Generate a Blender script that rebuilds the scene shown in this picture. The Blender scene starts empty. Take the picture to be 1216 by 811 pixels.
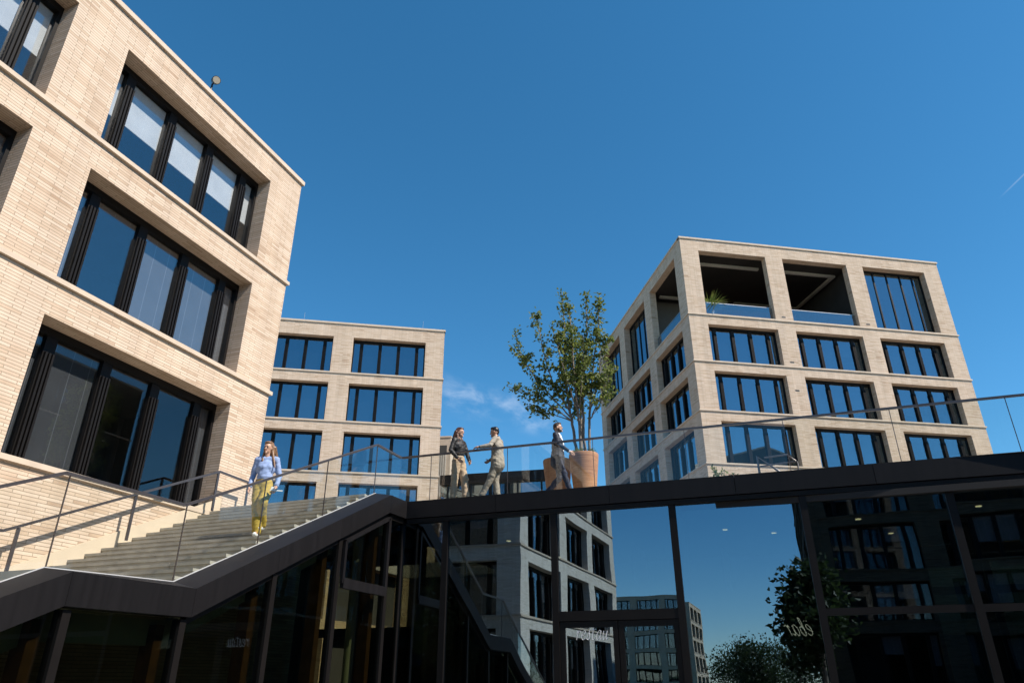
import bpy, bmesh, math, random
from mathutils import Vector, Matrix, Euler
R = math.radians
random.seed(7)
sc = bpy.context.scene
C = sc.collection

# ------------------------------------------------------------------ camera
# World axes: +X runs along the restaurant front (to the right), +Y runs away from the viewer along the
# left office block, z = 0 is the sunken courtyard, the upper terrace lies at z = 5.2.
cam = bpy.data.objects.new('camera', bpy.data.cameras.new('camera'))
C.objects.link(cam)
cam.location = (7.77, -14.05, 1.6)
cam.rotation_euler = (Matrix.Rotation(R(20.5), 4, 'Z') @ Matrix.Rotation(R(90 + 25.5), 4, 'X') @ Matrix.Rotation(R(-0.1), 4, 'Z')).to_euler()
cam.data.sensor_width = 36
cam.data.lens = 840 / 1216 * 36
cam.data.clip_start = 0.1
cam.data.clip_end = 3000
sc.camera = cam

# ------------------------------------------------------------------ sky, sun, exposure
SUN_AZ, SUN_EL = 96.5, 48.0          # azimuth clockwise from +Y
sd = Vector((math.sin(R(SUN_AZ)) * math.cos(R(SUN_EL)), math.cos(R(SUN_AZ)) * math.cos(R(SUN_EL)), math.sin(R(SUN_EL))))
w = bpy.data.worlds.new('World'); sc.world = w; w.use_nodes = True
wn, wl = w.node_tree.nodes, w.node_tree.links
bg = wn['Background']; bg.inputs['Strength'].default_value = 0.13
sky = wn.new('ShaderNodeTexSky'); sky.sky_type = 'NISHITA'; sky.sun_disc = False
sky.sun_elevation = R(SUN_EL); sky.sun_rotation = R(SUN_AZ)
sky.altitude = 1500; sky.air_density = 1.0; sky.dust_density = 0.35; sky.ozone_density = 4.0
hs = wn.new('ShaderNodeHueSaturation'); hs.inputs['Hue'].default_value = .487; hs.inputs['Saturation'].default_value = 1.24; hs.inputs['Value'].default_value = 1.0
wl.new(sky.outputs[0], hs.inputs['Color'])
# thin cirrus low over the terrace and one short vapour trail, both fixed in the sky
def vmath(op, a=None, b=None):
    n = wn.new('ShaderNodeVectorMath'); n.operation = op
    for i, v in enumerate((a, b)):
        if v is None: continue
        if isinstance(v, (tuple, Vector)): n.inputs[i].default_value = tuple(v)
        else: wl.new(v, n.inputs[i])
    return n
def wmath(op, a=None, b=None):
    n = wn.new('ShaderNodeMath'); n.operation = op; n.use_clamp = False
    for i, v in enumerate((a, b)):
        if v is None: continue
        if isinstance(v, (int, float)): n.inputs[i].default_value = v
        else: wl.new(v, n.inputs[i])
    return n.outputs[0]
def wramp(x, lo, hi):
    n = wn.new('ShaderNodeMapRange'); n.interpolation_type = 'SMOOTHSTEP'
    wl.new(x, n.inputs[0]); n.inputs[1].default_value = lo; n.inputs[2].default_value = hi
    return n.outputs[0]
tc = wn.new('ShaderNodeTexCoord'); D = tc.outputs['Generated']
def sky_dir(az, tan_el):
    return Vector((math.sin(R(az)), math.cos(R(az)), tan_el)).normalized()
def dot(v): return vmath('DOT_PRODUCT', D, v).outputs['Value']
ca, cb = sky_dir(-26.6, .390), sky_dir(-17.6, .350)
cm = (ca + cb).normalized(); cax = (cb - ca).normalized(); cn = cm.cross(cax).normalized()
u_, v_ = dot(cax), dot(cn)
comb = wn.new('ShaderNodeCombineXYZ'); wl.new(u_, comb.inputs[0]); wl.new(v_, comb.inputs[1])
mp = wn.new('ShaderNodeMapping'); wl.new(comb.outputs[0], mp.inputs[0]); mp.inputs['Scale'].default_value = (22, 36, 1); mp.inputs['Rotation'].default_value = (0, 0, R(-38))
nz = wn.new('ShaderNodeTexNoise'); wl.new(mp.outputs[0], nz.inputs['Vector']); nz.inputs['Scale'].default_value = 1.0; nz.inputs['Detail'].default_value = 6; nz.inputs['Roughness'].default_value = .58
nz.inputs['Distortion'].default_value = .35
band = wmath('MULTIPLY', wramp(wmath('ABSOLUTE', v_), .034, .004), wramp(wmath('ABSOLUTE', u_), .098, .062))
front = wramp(dot(cm), .9, .95)
cl = wmath('MULTIPLY', wmath('MULTIPLY', wramp(nz.outputs['Fac'], .40, .80), band), front)
ta, tb = sky_dir(19.66, .5726), sky_dir(21.56, .5942)
tm = (ta + tb).normalized(); tax = (tb - ta).normalized(); tn = tm.cross(tax).normalized()
trail = wmath('MULTIPLY', wmath('MULTIPLY', wramp(wmath('ABSOLUTE', dot(tn)), .0013, .0003), wramp(dot(tax), -.019, .01)), wramp(dot(tm), .97, .99))
cover = wmath('ADD', wmath('MULTIPLY', cl, .3), wmath('MULTIPLY', trail, .11))
mx = wn.new('ShaderNodeMix'); mx.data_type = 'RGBA'
wl.new(cover, mx.inputs[0]); wl.new(hs.outputs[0], mx.inputs[6]); mx.inputs[7].default_value = (6.0, 6.4, 7.0, 1)
wl.new(mx.outputs[2], bg.inputs['Color'])

sun = bpy.data.objects.new('sun', bpy.data.lights.new('sun', 'SUN')); C.objects.link(sun)
sun.data.energy = 5.0; sun.data.angle = R(0.53); sun.data.color = (1.0, .92, .82)
sun.rotation_euler = sd.to_track_quat('Z', 'Y').to_euler()
sun.location = (40, -10, 60)
sc.view_settings.view_transform = 'Standard'; sc.view_settings.look = 'None'
sc.view_settings.gamma = 1.0; sc.view_settings.use_curve_mapping = False
sc.view_settings.exposure = 0.5
sc.cycles.max_bounces = 10; sc.cycles.transparent_max_bounces = 24; sc.cycles.glossy_bounces = 4
sc.cycles.diffuse_bounces = 3; sc.cycles.caustics_reflective = False; sc.cycles.caustics_refractive = False
sc.cycles.use_denoising = True

# ------------------------------------------------------------------ materials
M = {}
def nodes(name):
    m = bpy.data.materials.new(name); m.use_nodes = True
    n, l = m.node_tree.nodes, m.node_tree.links
    M[name] = m
    return m, n, l, n['Principled BSDF']
def plain(name, col, rough=.6, metal=0.0, var=.12, scale=6.0, bump=0.0, spec=.5):
    m, n, l, p = nodes(name)
    tc = n.new('ShaderNodeTexCoord'); t = n.new('ShaderNodeTexNoise'); t.inputs['Scale'].default_value = scale; t.inputs['Detail'].default_value = 5
    l.new(tc.outputs['Object'], t.inputs['Vector'])
    r = n.new('ShaderNodeMapRange'); l.new(t.outputs['Fac'], r.inputs[0]); r.inputs[1].default_value = .3; r.inputs[2].default_value = .7
    r.inputs[3].default_value = 1 - var; r.inputs[4].default_value = 1 + var
    mu = n.new('ShaderNodeVectorMath'); mu.operation = 'SCALE'; mu.inputs[0].default_value = col; l.new(r.outputs[0], mu.inputs['Scale'])
    l.new(mu.outputs[0], p.inputs['Base Color'])
    p.inputs['Roughness'].default_value = rough; p.inputs['Metallic'].default_value = metal; p.inputs['Specular IOR Level'].default_value = spec
    if bump:
        b = n.new('ShaderNodeBump'); b.inputs['Strength'].default_value = bump; b.inputs['Distance'].default_value = .01
        l.new(t.outputs['Fac'], b.inputs['Height']); l.new(b.outputs[0], p.inputs['Normal'])
    return m
def brick(name, c1, c2, c3, mortar, row=.064, width=.49, bump=.3):
    m, n, l, p = nodes(name)
    uv = n.new('ShaderNodeUVMap'); uv.uv_map = 'UVMap'
    b = n.new('ShaderNodeTexBrick'); l.new(uv.outputs[0], b.inputs['Vector'])
    b.inputs['Scale'].default_value = 1.0; b.inputs['Brick Width'].default_value = width; b.inputs['Row Height'].default_value = row
    b.inputs['Mortar Size'].default_value = .0068; b.inputs['Mortar Smooth'].default_value = .2; b.offset = .37; b.offset_frequency = 2
    b.inputs['Color1'].default_value = (0, 0, 0, 1); b.inputs['Color2'].default_value = (1, 1, 1, 1); b.inputs['Mortar'].default_value = (.5, .5, .5, 1)
    b.inputs['Bias'].default_value = 0
    cr = n.new('ShaderNodeValToRGB'); e = cr.color_ramp.elements
    e[0].position = 0; e[0].color = (*c3, 1); e[1].position = 1; e[1].color = (*c2, 1)
    k = cr.color_ramp.elements.new(.14); k.color = (*[(a + d) / 2 for a, d in zip(c1, c3)], 1)
    k = cr.color_ramp.elements.new(.3); k.color = (*c1, 1)
    # clustered weathering: some patches of darker bricks
    t = n.new('ShaderNodeTexNoise'); t.inputs['Scale'].default_value = .55; t.inputs['Detail'].default_value = 7; t.inputs['Roughness'].default_value = .65
    l.new(uv.outputs[0], t.inputs['Vector'])
    r = n.new('ShaderNodeMapRange'); l.new(t.outputs['Fac'], r.inputs[0]); r.inputs[1].default_value = .25; r.inputs[2].default_value = .75; r.inputs[3].default_value = -.12; r.inputs[4].default_value = .5
    ad = n.new('ShaderNodeMath'); ad.operation = 'ADD'; l.new(b.outputs['Color'], ad.inputs[0]); l.new(r.outputs[0], ad.inputs[1]); ad.use_clamp = True
    l.new(ad.outputs[0], cr.inputs[0])
    mx = n.new('ShaderNodeMix'); mx.data_type = 'RGBA'; l.new(b.outputs['Fac'], mx.inputs[0]); l.new(cr.outputs[0], mx.inputs[6]); mx.inputs[7].default_value = (*mortar, 1)
    ms_ = n.new('ShaderNodeMapping'); l.new(uv.outputs[0], ms_.inputs[0]); ms_.inputs['Scale'].default_value = (2.6, .16, 1)
    t3 = n.new('ShaderNodeTexNoise'); t3.inputs['Scale'].default_value = 1.0; t3.inputs['Detail'].default_value = 4; l.new(ms_.outputs[0], t3.inputs['Vector'])
    r3 = n.new('ShaderNodeMapRange'); l.new(t3.outputs['Fac'], r3.inputs[0]); r3.inputs[1].default_value = .3; r3.inputs[2].default_value = .7; r3.inputs[3].default_value = .89; r3.inputs[4].default_value = 1.06
    vs_ = n.new('ShaderNodeVectorMath'); vs_.operation = 'SCALE'; l.new(mx.outputs[2], vs_.inputs[0]); l.new(r3.outputs[0], vs_.inputs['Scale'])
    l.new(vs_.outputs[0], p.inputs['Base Color'])
    t2 = n.new('ShaderNodeTexNoise'); t2.inputs['Scale'].default_value = 28; l.new(uv.outputs[0], t2.inputs['Vector'])
    h = n.new('ShaderNodeMath'); h.operation = 'MULTIPLY_ADD'; l.new(b.outputs['Fac'], h.inputs[0]); h.inputs[1].default_value = -1.0; l.new(t2.outputs['Fac'], h.inputs[2])
    bm = n.new('ShaderNodeBump'); bm.inputs['Strength'].default_value = bump; bm.inputs['Distance'].default_value = .012; l.new(h.outputs[0], bm.inputs['Height']); l.new(bm.outputs[0], p.inputs['Normal'])
    p.inputs['Roughness'].default_value = .88; p.inputs['Specular IOR Level'].default_value = .25
    return m
def glass(name, tint, refl, schlick=.9, rough=0.0, wavy=0.0, gcol=(1, 1, 1)):
    """pane: lets light through with a tint, mirrors the surroundings with a Fresnel rise towards grazing angles"""
    m, n, l, p = nodes(name); n.remove(p); out = n['Material Output']
    tr = n.new('ShaderNodeBsdfTransparent'); tr.inputs[0].default_value = (*tint, 1)
    gl = n.new('ShaderNodeBsdfGlossy'); gl.inputs['Color'].default_value = (*gcol, 1); gl.inputs['Roughness'].default_value = rough
    lw = n.new('ShaderNodeLayerWeight'); lw.inputs['Blend'].default_value = .5
    pw = n.new('ShaderNodeMath'); pw.operation = 'POWER'; l.new(lw.outputs['Facing'], pw.inputs[0]); pw.inputs[1].default_value = 5
    ma = n.new('ShaderNodeMath'); ma.operation = 'MULTIPLY_ADD'; l.new(pw.outputs[0], ma.inputs[0]); ma.inputs[1].default_value = schlick * (1 - refl); ma.inputs[2].default_value = refl
    mx = n.new('ShaderNodeMixShader'); l.new(ma.outputs[0], mx.inputs[0]); l.new(tr.outputs[0], mx.inputs[1]); l.new(gl.outputs[0], mx.inputs[2])
    if wavy:
        tc = n.new('ShaderNodeTexCoord'); t = n.new('ShaderNodeTexNoise'); t.inputs['Scale'].default_value = .8; t.inputs['Detail'].default_value = 1
        l.new(tc.outputs['Object'], t.inputs['Vector'])
        b = n.new('ShaderNodeBump'); b.inputs['Strength'].default_value = wavy; b.inputs['Distance'].default_value = .02; l.new(t.outputs['Fac'], b.inputs['Height'])
        l.new(b.outputs[0], gl.inputs['Normal'])
    l.new(mx.outputs[0], out.inputs['Surface'])
    return m
def emit(name, col, s):
    m, n, l, p = nodes(name)
    p.inputs['Base Color'].default_value = (*col, 1); p.inputs['Emission Color'].default_value = (*col, 1); p.inputs['Emission Strength'].default_value = s
    return m
def screen(name, col, pitch=.42, line=1.35):
    """woven roller screen: faint weave and thin vertical guide wires"""
    m, n, l, p = nodes(name)
    tc = n.new('ShaderNodeTexCoord'); sx = n.new('ShaderNodeSeparateXYZ'); l.new(tc.outputs['Object'], sx.inputs[0])
    a = n.new('ShaderNodeMath'); a.operation = 'WRAP'; l.new(sx.outputs[0], a.inputs[0]); a.inputs[1].default_value = 0; a.inputs[2].default_value = pitch
    c = n.new('ShaderNodeMath'); c.operation = 'LESS_THAN'; l.new(a.outputs[0], c.inputs[0]); c.inputs[1].default_value = .012
    t = n.new('ShaderNodeTexNoise'); t.inputs['Scale'].default_value = 1.6; t.inputs['Detail'].default_value = 4; l.new(tc.outputs['Object'], t.inputs['Vector'])
    r = n.new('ShaderNodeMapRange'); l.new(t.outputs['Fac'], r.inputs[0]); r.inputs[3].default_value = .8; r.inputs[4].default_value = 1.2
    f = n.new('ShaderNodeMath'); f.operation = 'MULTIPLY_ADD'; l.new(c.outputs[0], f.inputs[0]); f.inputs[1].default_value = line - 1; l.new(r.outputs[0], f.inputs[2])
    mu = n.new('ShaderNodeVectorMath'); mu.operation = 'SCALE'; mu.inputs[0].default_value = col; l.new(f.outputs[0], mu.inputs['Scale'])
    l.new(mu.outputs[0], p.inputs['Base Color']); p.inputs['Roughness'].default_value = .9; p.inputs['Specular IOR Level'].default_value = .1
    return m

brick('brick', (.565, .425, .307), (.66, .52, .40), (.40, .265, .175), (.32, .245, .175))
brick('brick_shaded', (.075, .058, .036), (.10, .08, .052), (.05, .035, .02), (.05, .04, .03))  # shade of the mirrored block is put into this brick colour
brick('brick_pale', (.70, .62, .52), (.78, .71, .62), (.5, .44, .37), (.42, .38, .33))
brick('brick_warm', (.50, .36, .22), (.62, .48, .31), (.33, .2, .11), (.35, .27, .19))
plain('pale_stone', (.56, .45, .345), .8, var=.08, scale=3, bump=.1)
plain('pale_plaster', (.60, .49, .36), .85, var=.06, scale=2)
plain('bronze_frame', (.0075, .006, .0055), .5, var=.2, scale=2, spec=.2)
def cladding():
    m, n, l, p = nodes('bronze_panel')
    oi = n.new('ShaderNodeObjectInfo'); tc = n.new('ShaderNodeTexCoord'); mp = n.new('ShaderNodeMapping'); l.new(tc.outputs['Object'], mp.inputs[0]); mp.inputs['Scale'].default_value = (9, 9, .7)
    t = n.new('ShaderNodeTexNoise'); t.inputs['Scale'].default_value = 1.0; t.inputs['Detail'].default_value = 6; l.new(mp.outputs[0], t.inputs['Vector'])
    a = n.new('ShaderNodeMapRange'); l.new(oi.outputs['Random'], a.inputs[0]); a.inputs[3].default_value = .85; a.inputs[4].default_value = 1.15
    b = n.new('ShaderNodeMapRange'); l.new(t.outputs['Fac'], b.inputs[0]); b.inputs[1].default_value = .35; b.inputs[2].default_value = .75; b.inputs[3].default_value = .85; b.inputs[4].default_value = 1.2
    c = n.new('ShaderNodeMath'); c.operation = 'MULTIPLY'; l.new(a.outputs[0], c.inputs[0]); l.new(b.outputs[0], c.inputs[1])
    mu = n.new('ShaderNodeVectorMath'); mu.operation = 'SCALE'; mu.inputs[0].default_value = (.0082, .0072, .0078); l.new(c.outputs[0], mu.inputs['Scale']); l.new(mu.outputs[0], p.inputs['Base Color'])
    r = n.new('ShaderNodeMapRange'); l.new(t.outputs['Fac'], r.inputs[0]); r.inputs[3].default_value = .44; r.inputs[4].default_value = .56; l.new(r.outputs[0], p.inputs['Roughness'])
    p.inputs['Specular IOR Level'].default_value = .22
cladding()
plain('rail_metal', (.12, .105, .105), .35, .6, var=.1)
plain('steel', (.42, .42, .42), .35, .9, var=.08)
plain('aluminium', (.62, .62, .62), .4, .2, var=.05)
plain('step_concrete', (.40, .37, .315), .85, var=.16, scale=4, bump=.25)
plain('string_grey', (.10, .10, .095), .8, var=.1, scale=4)
plain('soffit_concrete', (.42, .43, .36), .85, var=.12, scale=2.5, bump=.1)
plain('column_concrete', (.60, .64, .54), .8, var=.05, scale=3)
plain('paving', (.17, .158, .14), .85, var=.15, scale=.7, bump=.1)
plain('terrace_paving', (.34, .31, .275), .85, var=.12, scale=.7, bump=.1)
plain('grass', (.06, .09, .03), .95, var=.3, scale=.2)
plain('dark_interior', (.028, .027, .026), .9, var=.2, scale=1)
plain('room', (.16, .15, .14), .9, var=.1, scale=1)
plain('room_dark', (.05, .048, .045), .9, var=.15, scale=1)
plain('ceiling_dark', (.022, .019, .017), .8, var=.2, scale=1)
plain('ceiling_trim', (.55, .52, .47), .8, var=.05)
plain('orange_panel', (.42, .10, .035), .7, var=.2, scale=3)
plain('wood_post', (.12, .052, .022), .6, var=.3, scale=8, bump=.1)
plain('board', (.45, .48, .5), .9, var=.04)
plain('teal_glass_panel', (.05, .16, .2), .3, var=.2)
plain('roof_grey', (.18, .18, .18), .9, var=.1)
plain('corrugated', (.50, .47, .42), .6, var=.05)
plain('black_lamp', (.018, .018, .018), .4)
plain('lamp_glass', (.42, .37, .29), .15, var=.05)
screen('white_screen', (.80, .79, .78), .42, 1.06)
screen('grey_screen', (.15, .155, .168), .40, 1.9)
screen('pale_screen', (.23, .24, .26), .3, 1.1)
plain('room_lit', (.34, .30, .25), .9, var=.1, scale=1)
screen('dark_screen', (.055, .056, .06), .40, 2.2)
screen('blue_screen', (.115, .125, .145), .3, 1.25)
glass('window_glass', (.90, .92, .93), .13, wavy=.05)
glass('window_glass_clear', (.90, .92, .93), .045, wavy=.05)
glass('window_glass_deep', (.50, .58, .62), .24, wavy=.06, gcol=(.72, .90, 1))
glass('restaurant_glass', (.40, .42, .33), .38, wavy=.10, gcol=(.47, .62, .76))
glass('stair_glass', (.56, .58, .48), .17, wavy=.04, gcol=(.6, .7, .8))
glass('balustrade_glass', (.965, .98, .972), .032, schlick=.75)
glass('guard_glass', (.62, .68, .74), .2)
emit('neon', (.75, .76, .8), .05)
emit('neon_lit', (.85, .86, 1.0), 1.6)
emit('lamp_light', (1.0, .9, .72), 3.0)
emit('window_light', (1.0, .8, .55), .35)

# ------------------------------------------------------------------ mesh builder
class MB:
    def __init__(s): s.v = []; s.f = []; s.sm = []
    def add(s, vs, fs, smooth=False):
        k = len(s.v); s.v += [tuple(v) for v in vs]; s.f += [tuple(i + k for i in f) for f in fs]; s.sm += [smooth] * len(fs); return s
    def quad(s, a, b, c, d): return s.add([a, b, c, d], [(0, 1, 2, 3)])
    def box(s, x0, x1, y0, y1, z0, z1):
        v = [(x, y, z) for z in (z0, z1) for y in (y0, y1) for x in (x0, x1)]
        return s.add(v, [(0, 2, 3, 1), (4, 5, 7, 6), (0, 1, 5, 4), (2, 6, 7, 3), (0, 4, 6, 2), (1, 3, 7, 5)])
    def prism(s, pts, axis, a0, a1):
        """polygon pts in the two axes other than `axis`, extruded from a0 to a1"""
        n = len(pts)
        def mk(p, a): return {0: (a, p[0], p[1]), 1: (p[0], a, p[1]), 2: (p[0], p[1], a)}[axis]
        v = [mk(p, a0) for p in pts] + [mk(p, a1) for p in pts]
        f = [tuple(range(n)), tuple(range(2 * n - 1, n - 1, -1))] + [(i, i + n, (i + 1) % n + n, (i + 1) % n) for i in range(n)]
        return s.add(v, f)
    def tube(s, path, r, n=8, cap=True, smooth=True):
        path = [Vector(p) for p in path]; rs = r if isinstance(r, (list, tuple)) else [r] * len(path)
        vs, fs = [], []; ref = None
        for i, p in enumerate(path):
            d = (path[min(i + 1, len(path) - 1)] - path[max(i - 1, 0)]).normalized()
            if ref is None: ref = Vector((0, 0, 1)) if abs(d.z) < .9 else Vector((1, 0, 0))
            a = d.cross(ref).normalized(); b = d.cross(a).normalized(); ref = a.cross(d) if a.cross(d).length > .01 else ref
            for k in range(n):
                t = 2 * math.pi * k / n; vs.append(p + (a * math.cos(t) + b * math.sin(t)) * rs[i])
        for i in range(len(path) - 1):
            for k in range(n): fs.append((i * n + k, i * n + (k + 1) % n, (i + 1) * n + (k + 1) % n, (i + 1) * n + k))
        s.add(vs, fs, smooth)
        if cap:
            m = (len(path) - 1) * n
            s.add(vs[:n], [tuple(range(n))]); s.add(vs[m:], [tuple(range(n - 1, -1, -1))])
        return s
    def bar(s, a, b, w, h):
        """rectangular bar between two points, w sideways, h upwards"""
        a, b = Vector(a), Vector(b); d = (b - a).normalized(); up = Vector((0, 0, 1)) if abs(d.z) < .95 else Vector((0, 1, 0))
        x = d.cross(up).normalized() * w / 2; y = x.cross(d).normalized() * h / 2
        v = [p + sx * x + sy * y for p in (a, b) for sx, sy in ((-1, -1), (1, -1), (1, 1), (-1, 1))]
        return s.add(v, [(0, 1, 2, 3), (7, 6, 5, 4), (0, 4, 5, 1), (1, 5, 6, 2), (2, 6, 7, 3), (3, 7, 4, 0)])
    def lathe(s, prof, n=28, cx=0, cy=0):
        vs, fs = [], []
        for r, z in prof:
            for k in range(n):
                t = 2 * math.pi * k / n; vs.append((cx + r * math.cos(t), cy + r * math.sin(t), z))
        for i in range(len(prof) - 1):
            for k in range(n): fs.append((i * n + k, i * n + (k + 1) % n, (i + 1) * n + (k + 1) % n, (i + 1) * n + k))
        return s.add(vs, fs, True)
    def mesh(s, name, mat, bevel=0.0):
        me = bpy.data.meshes.new(name); me.from_pydata(s.v, [], s.f); me.update()
        if len(me.polygons) == len(s.sm): me.polygons.foreach_set('use_smooth', s.sm)
        uv = me.uv_layers.new(name='UVMap').data if mat and mat.startswith('brick') else None
        for p in (me.polygons if uv else ()):
            nn = p.normal; ax, ay, az = abs(nn.x), abs(nn.y), abs(nn.z)
            for li in p.loop_indices:
                co = me.vertices[me.loops[li].vertex_index].co
                uv[li].uv = (co.x, co.y) if az >= ax and az >= ay else ((co.y, co.z) if ax > ay else (co.x, co.z))
        if mat: me.materials.append(M[mat])
        return me
    def build(s, name, mat, parent=None, loc=(0, 0, 0), rot=0.0):
        return link(name, s.mesh(name, mat), parent, loc, rot)
def link(name, me, parent=None, loc=(0, 0, 0), rot=0.0):
    o = bpy.data.objects.new(name, me); C.objects.link(o); o.location = loc; o.rotation_euler = (0, 0, rot)
    if parent: o.parent = parent
    return o
def tag(o, label, cat, group=None, kind=None):
    if label: o['label'] = label
    if cat: o['category'] = cat
    if group: o['group'] = group
    if kind: o['kind'] = kind
    return o
def thing(name, label, cat, loc=(0, 0, 0), rot=0.0, group=None):
    o = link(name, None, None, loc, rot); return tag(o, label, cat, group)
def copy_tree(o, parent=None):
    c = o.copy(); C.objects.link(c)
    if parent: c.parent = parent
    for ch in list(o.children): copy_tree(ch, c)
    return c

# ------------------------------------------------------------------ setting: ground and terrace
g = MB().quad((-700, -900, -.02), (700, -900, -.02), (700, 900, -.02), (-700, 900, -.02)).build('ground', 'grass'); g['kind'] = 'structure'
g = MB().quad((-60, -130, 0), (80, -130, 0), (80, 60, 0), (-60, 60, 0)).build('courtyard_paving', 'paving'); g['kind'] = 'structure'
mb = MB()
sun_wells = [(-4.38, -.6, 2.4, 8.4), (11.0, 18.0, 7.2, 12.2)]  # openings added in the slab to let sun reach the brick below
xs = [-70, -4.38, -.6, 11.0, 18.0, 80]; ys = [.36, 2.4, 7.2, 8.4, 12.2, 130]
for i in range(5):
    for j in range(5):
        x0, x1, y0, y1 = xs[i], xs[i + 1], ys[j], ys[j + 1]
        cx, cy = (x0 + x1) / 2, (y0 + y1) / 2
        if any(a < cx < b and c < cy < d for a, b, c, d in sun_wells): continue
        mb.quad((x0, y0, 5.19), (x1, y0, 5.19), (x1, y1, 5.19), (x0, y1, 5.19))
        mb.quad((x0, y0, 4.72), (x0, y1, 4.72), (x1, y1, 4.72), (x1, y0, 4.72))
for a, b, c, d in sun_wells:
    mb.quad((a, c, 4.72), (b, c, 4.72), (b, c, 5.19), (a, c, 5.19)); mb.quad((a, d, 4.72), (b, d, 4.72), (b, d, 5.19), (a, d, 5.19))
    mb.quad((a, c, 4.72), (a, d, 4.72), (a, d, 5.19), (a, c, 5.19)); mb.quad((b, c, 4.72), (b, d, 4.72), (b, d, 5.19), (b, c, 5.19))
g = mb.build('terrace', 'terrace_paving'); g['kind'] = 'structure'

# ------------------------------------------------------------------ office buildings
_wcache = {}
def window_meshes(w, h, style):
    """frame with three wide and two narrow lights, the panes of one window, its screens and the dark room behind"""
    key = (round(w, 3), round(h, 3), style)
    if key in _wcache: return _wcache[key]
    fr = MB(); b = .075
    fr.box(0, w, 0, .14, 0, b); fr.box(0, w, 0, .14, h - .16, h)
    fr.box(0, b, 0, .14, b, h - .16); fr.box(w - b, w, 0, .14, b, h - .16)
    e = .58
    if style in ('tall',):
        cx = [w * .22, w * .44, w * .66, w * .86]; mw = .05
    else:
        step = (w - 2 * e) / 3; cx = [e, e + step, e + 2 * step, w - e]; mw = .115
    for x in cx:
        fr.box(x - mw, x + mw, .01, .13, b, h - .16)
        if mw > .1:
            for k in (-.075, .0, .075): fr.box(x + k - .02, x + k + .02, -.055, .01, b, h - .5)
    edges = [b] + cx + [w - b]; pn = MB()
    for i in range(5):
        x0 = edges[i] + (mw if i else 0); x1 = edges[i + 1] - (mw if i < 4 else 0)
        pn.box(x0 - .004, x1 + .004, .075, .09, b - .004, h - .156)
    rm = MB(); d = 3.0; y = .15
    rm.quad((0, d, 0), (w, d, 0), (w, d, h), (0, d, h)); rm.quad((0, y, 0), (0, d, 0), (0, d, h), (0, y, h)); rm.quad((w, y, 0), (w, d, 0), (w, d, h), (w, y, h))
    rm.quad((0, y, .002), (w, y, .002), (w, d, .002), (0, d, .002)); rm.quad((0, y, h - .002), (w, y, h - .002), (w, d, h - .002), (0, d, h - .002))
    r = (fr.mesh('window', 'bronze_frame'), pn.mesh('pane', 'window_glass'), rm.mesh('room', 'room'), edges, mw)
    _wcache[key] = r
    return r
_scache = {}
def window(parent, loc, rot, w, h, style='five', drops=(.5,) * 5, sm='blue_screen', pane='window_glass', room='room'):
    fm, pm, rmm, edges, mw = window_meshes(w, h, style)
    o = link('window', fm, parent, loc, rot)
    def withmat(me, mat):
        k = (me.name, mat)
        if k not in _scache:
            c = me.copy(); c.materials.clear(); c.materials.append(M[mat]); _scache[k] = c
        return _scache[k]
    pr_ = random.Random(int(loc[0] * 17 + loc[1] * 31 + loc[2] * 13)); link('pane', withmat(pm, pane), o).rotation_euler = (pr_.uniform(-.007, .005), 0, pr_.uniform(-.002, .002)); link('room', withmat(rmm, room), o)
    if any(d > .02 for d in drops):
        k = (round(w, 3), round(h, 3), style, tuple(drops), sm)
        if k not in _scache:
            _scache[k] = []
            for i, dr in enumerate(drops):
                if dr <= .02: continue
                x0 = edges[i] + (mw if i else 0) + .015; x1 = edges[i + 1] - (mw if i < 4 else 0) - .015
                zt = h - .17; zb = max(.08, zt - dr * (h - .24))
                _scache[k].append(MB().box(x0, x1, .155, .159, zb, zt).box(x0, x1, .148, .166, zb - .03, zb + .002).mesh('screen', sm))
        for me in _scache[k]: link('screen', me, o)
    return o
def grid_wall(length, z0, z1, holes, rev=.42):
    mb = MB(); us = sorted({0, length, *[h[0] for h in holes], *[h[1] for h in holes]}); zs = sorted({z0, z1, *[h[2] for h in holes], *[h[3] for h in holes]})
    def solid(a, z): return not any(h[0] < a < h[1] and h[2] < z < h[3] for h in holes)
    for j in range(len(zs) - 1):
        run = None
        for i in range(len(us) - 1):
            if solid((us[i] + us[i + 1]) / 2, (zs[j] + zs[j + 1]) / 2):
                run = us[i] if run is None else run
                if i == len(us) - 2 or not solid((us[i + 1] + us[i + 2]) / 2, (zs[j] + zs[j + 1]) / 2):
                    mb.quad((run, 0, zs[j]), (us[i + 1], 0, zs[j]), (us[i + 1], 0, zs[j + 1]), (run, 0, zs[j + 1])); run = None
    for a0, a1, b0, b1 in holes:
        mb.quad((a0, 0, b0), (a0, rev, b0), (a0, rev, b1), (a0, 0, b1)); mb.quad((a1, rev, b0), (a1, 0, b0), (a1, 0, b1), (a1, rev, b1))
        mb.quad((a0, 0, b1), (a0, rev, b1), (a1, rev, b1), (a1, 0, b1)); mb.quad((a0, rev, b0), (a0, 0, b0), (a1, 0, b0), (a1, rev, b0))
    return mb
def face_xf(face, W, Dp):
    return {'front': ((0, 0), 0.0), 'left': ((0, Dp), R(-90)), 'right': ((W, 0), R(90)), 'back': ((W, Dp), R(180))}[face]
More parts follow.
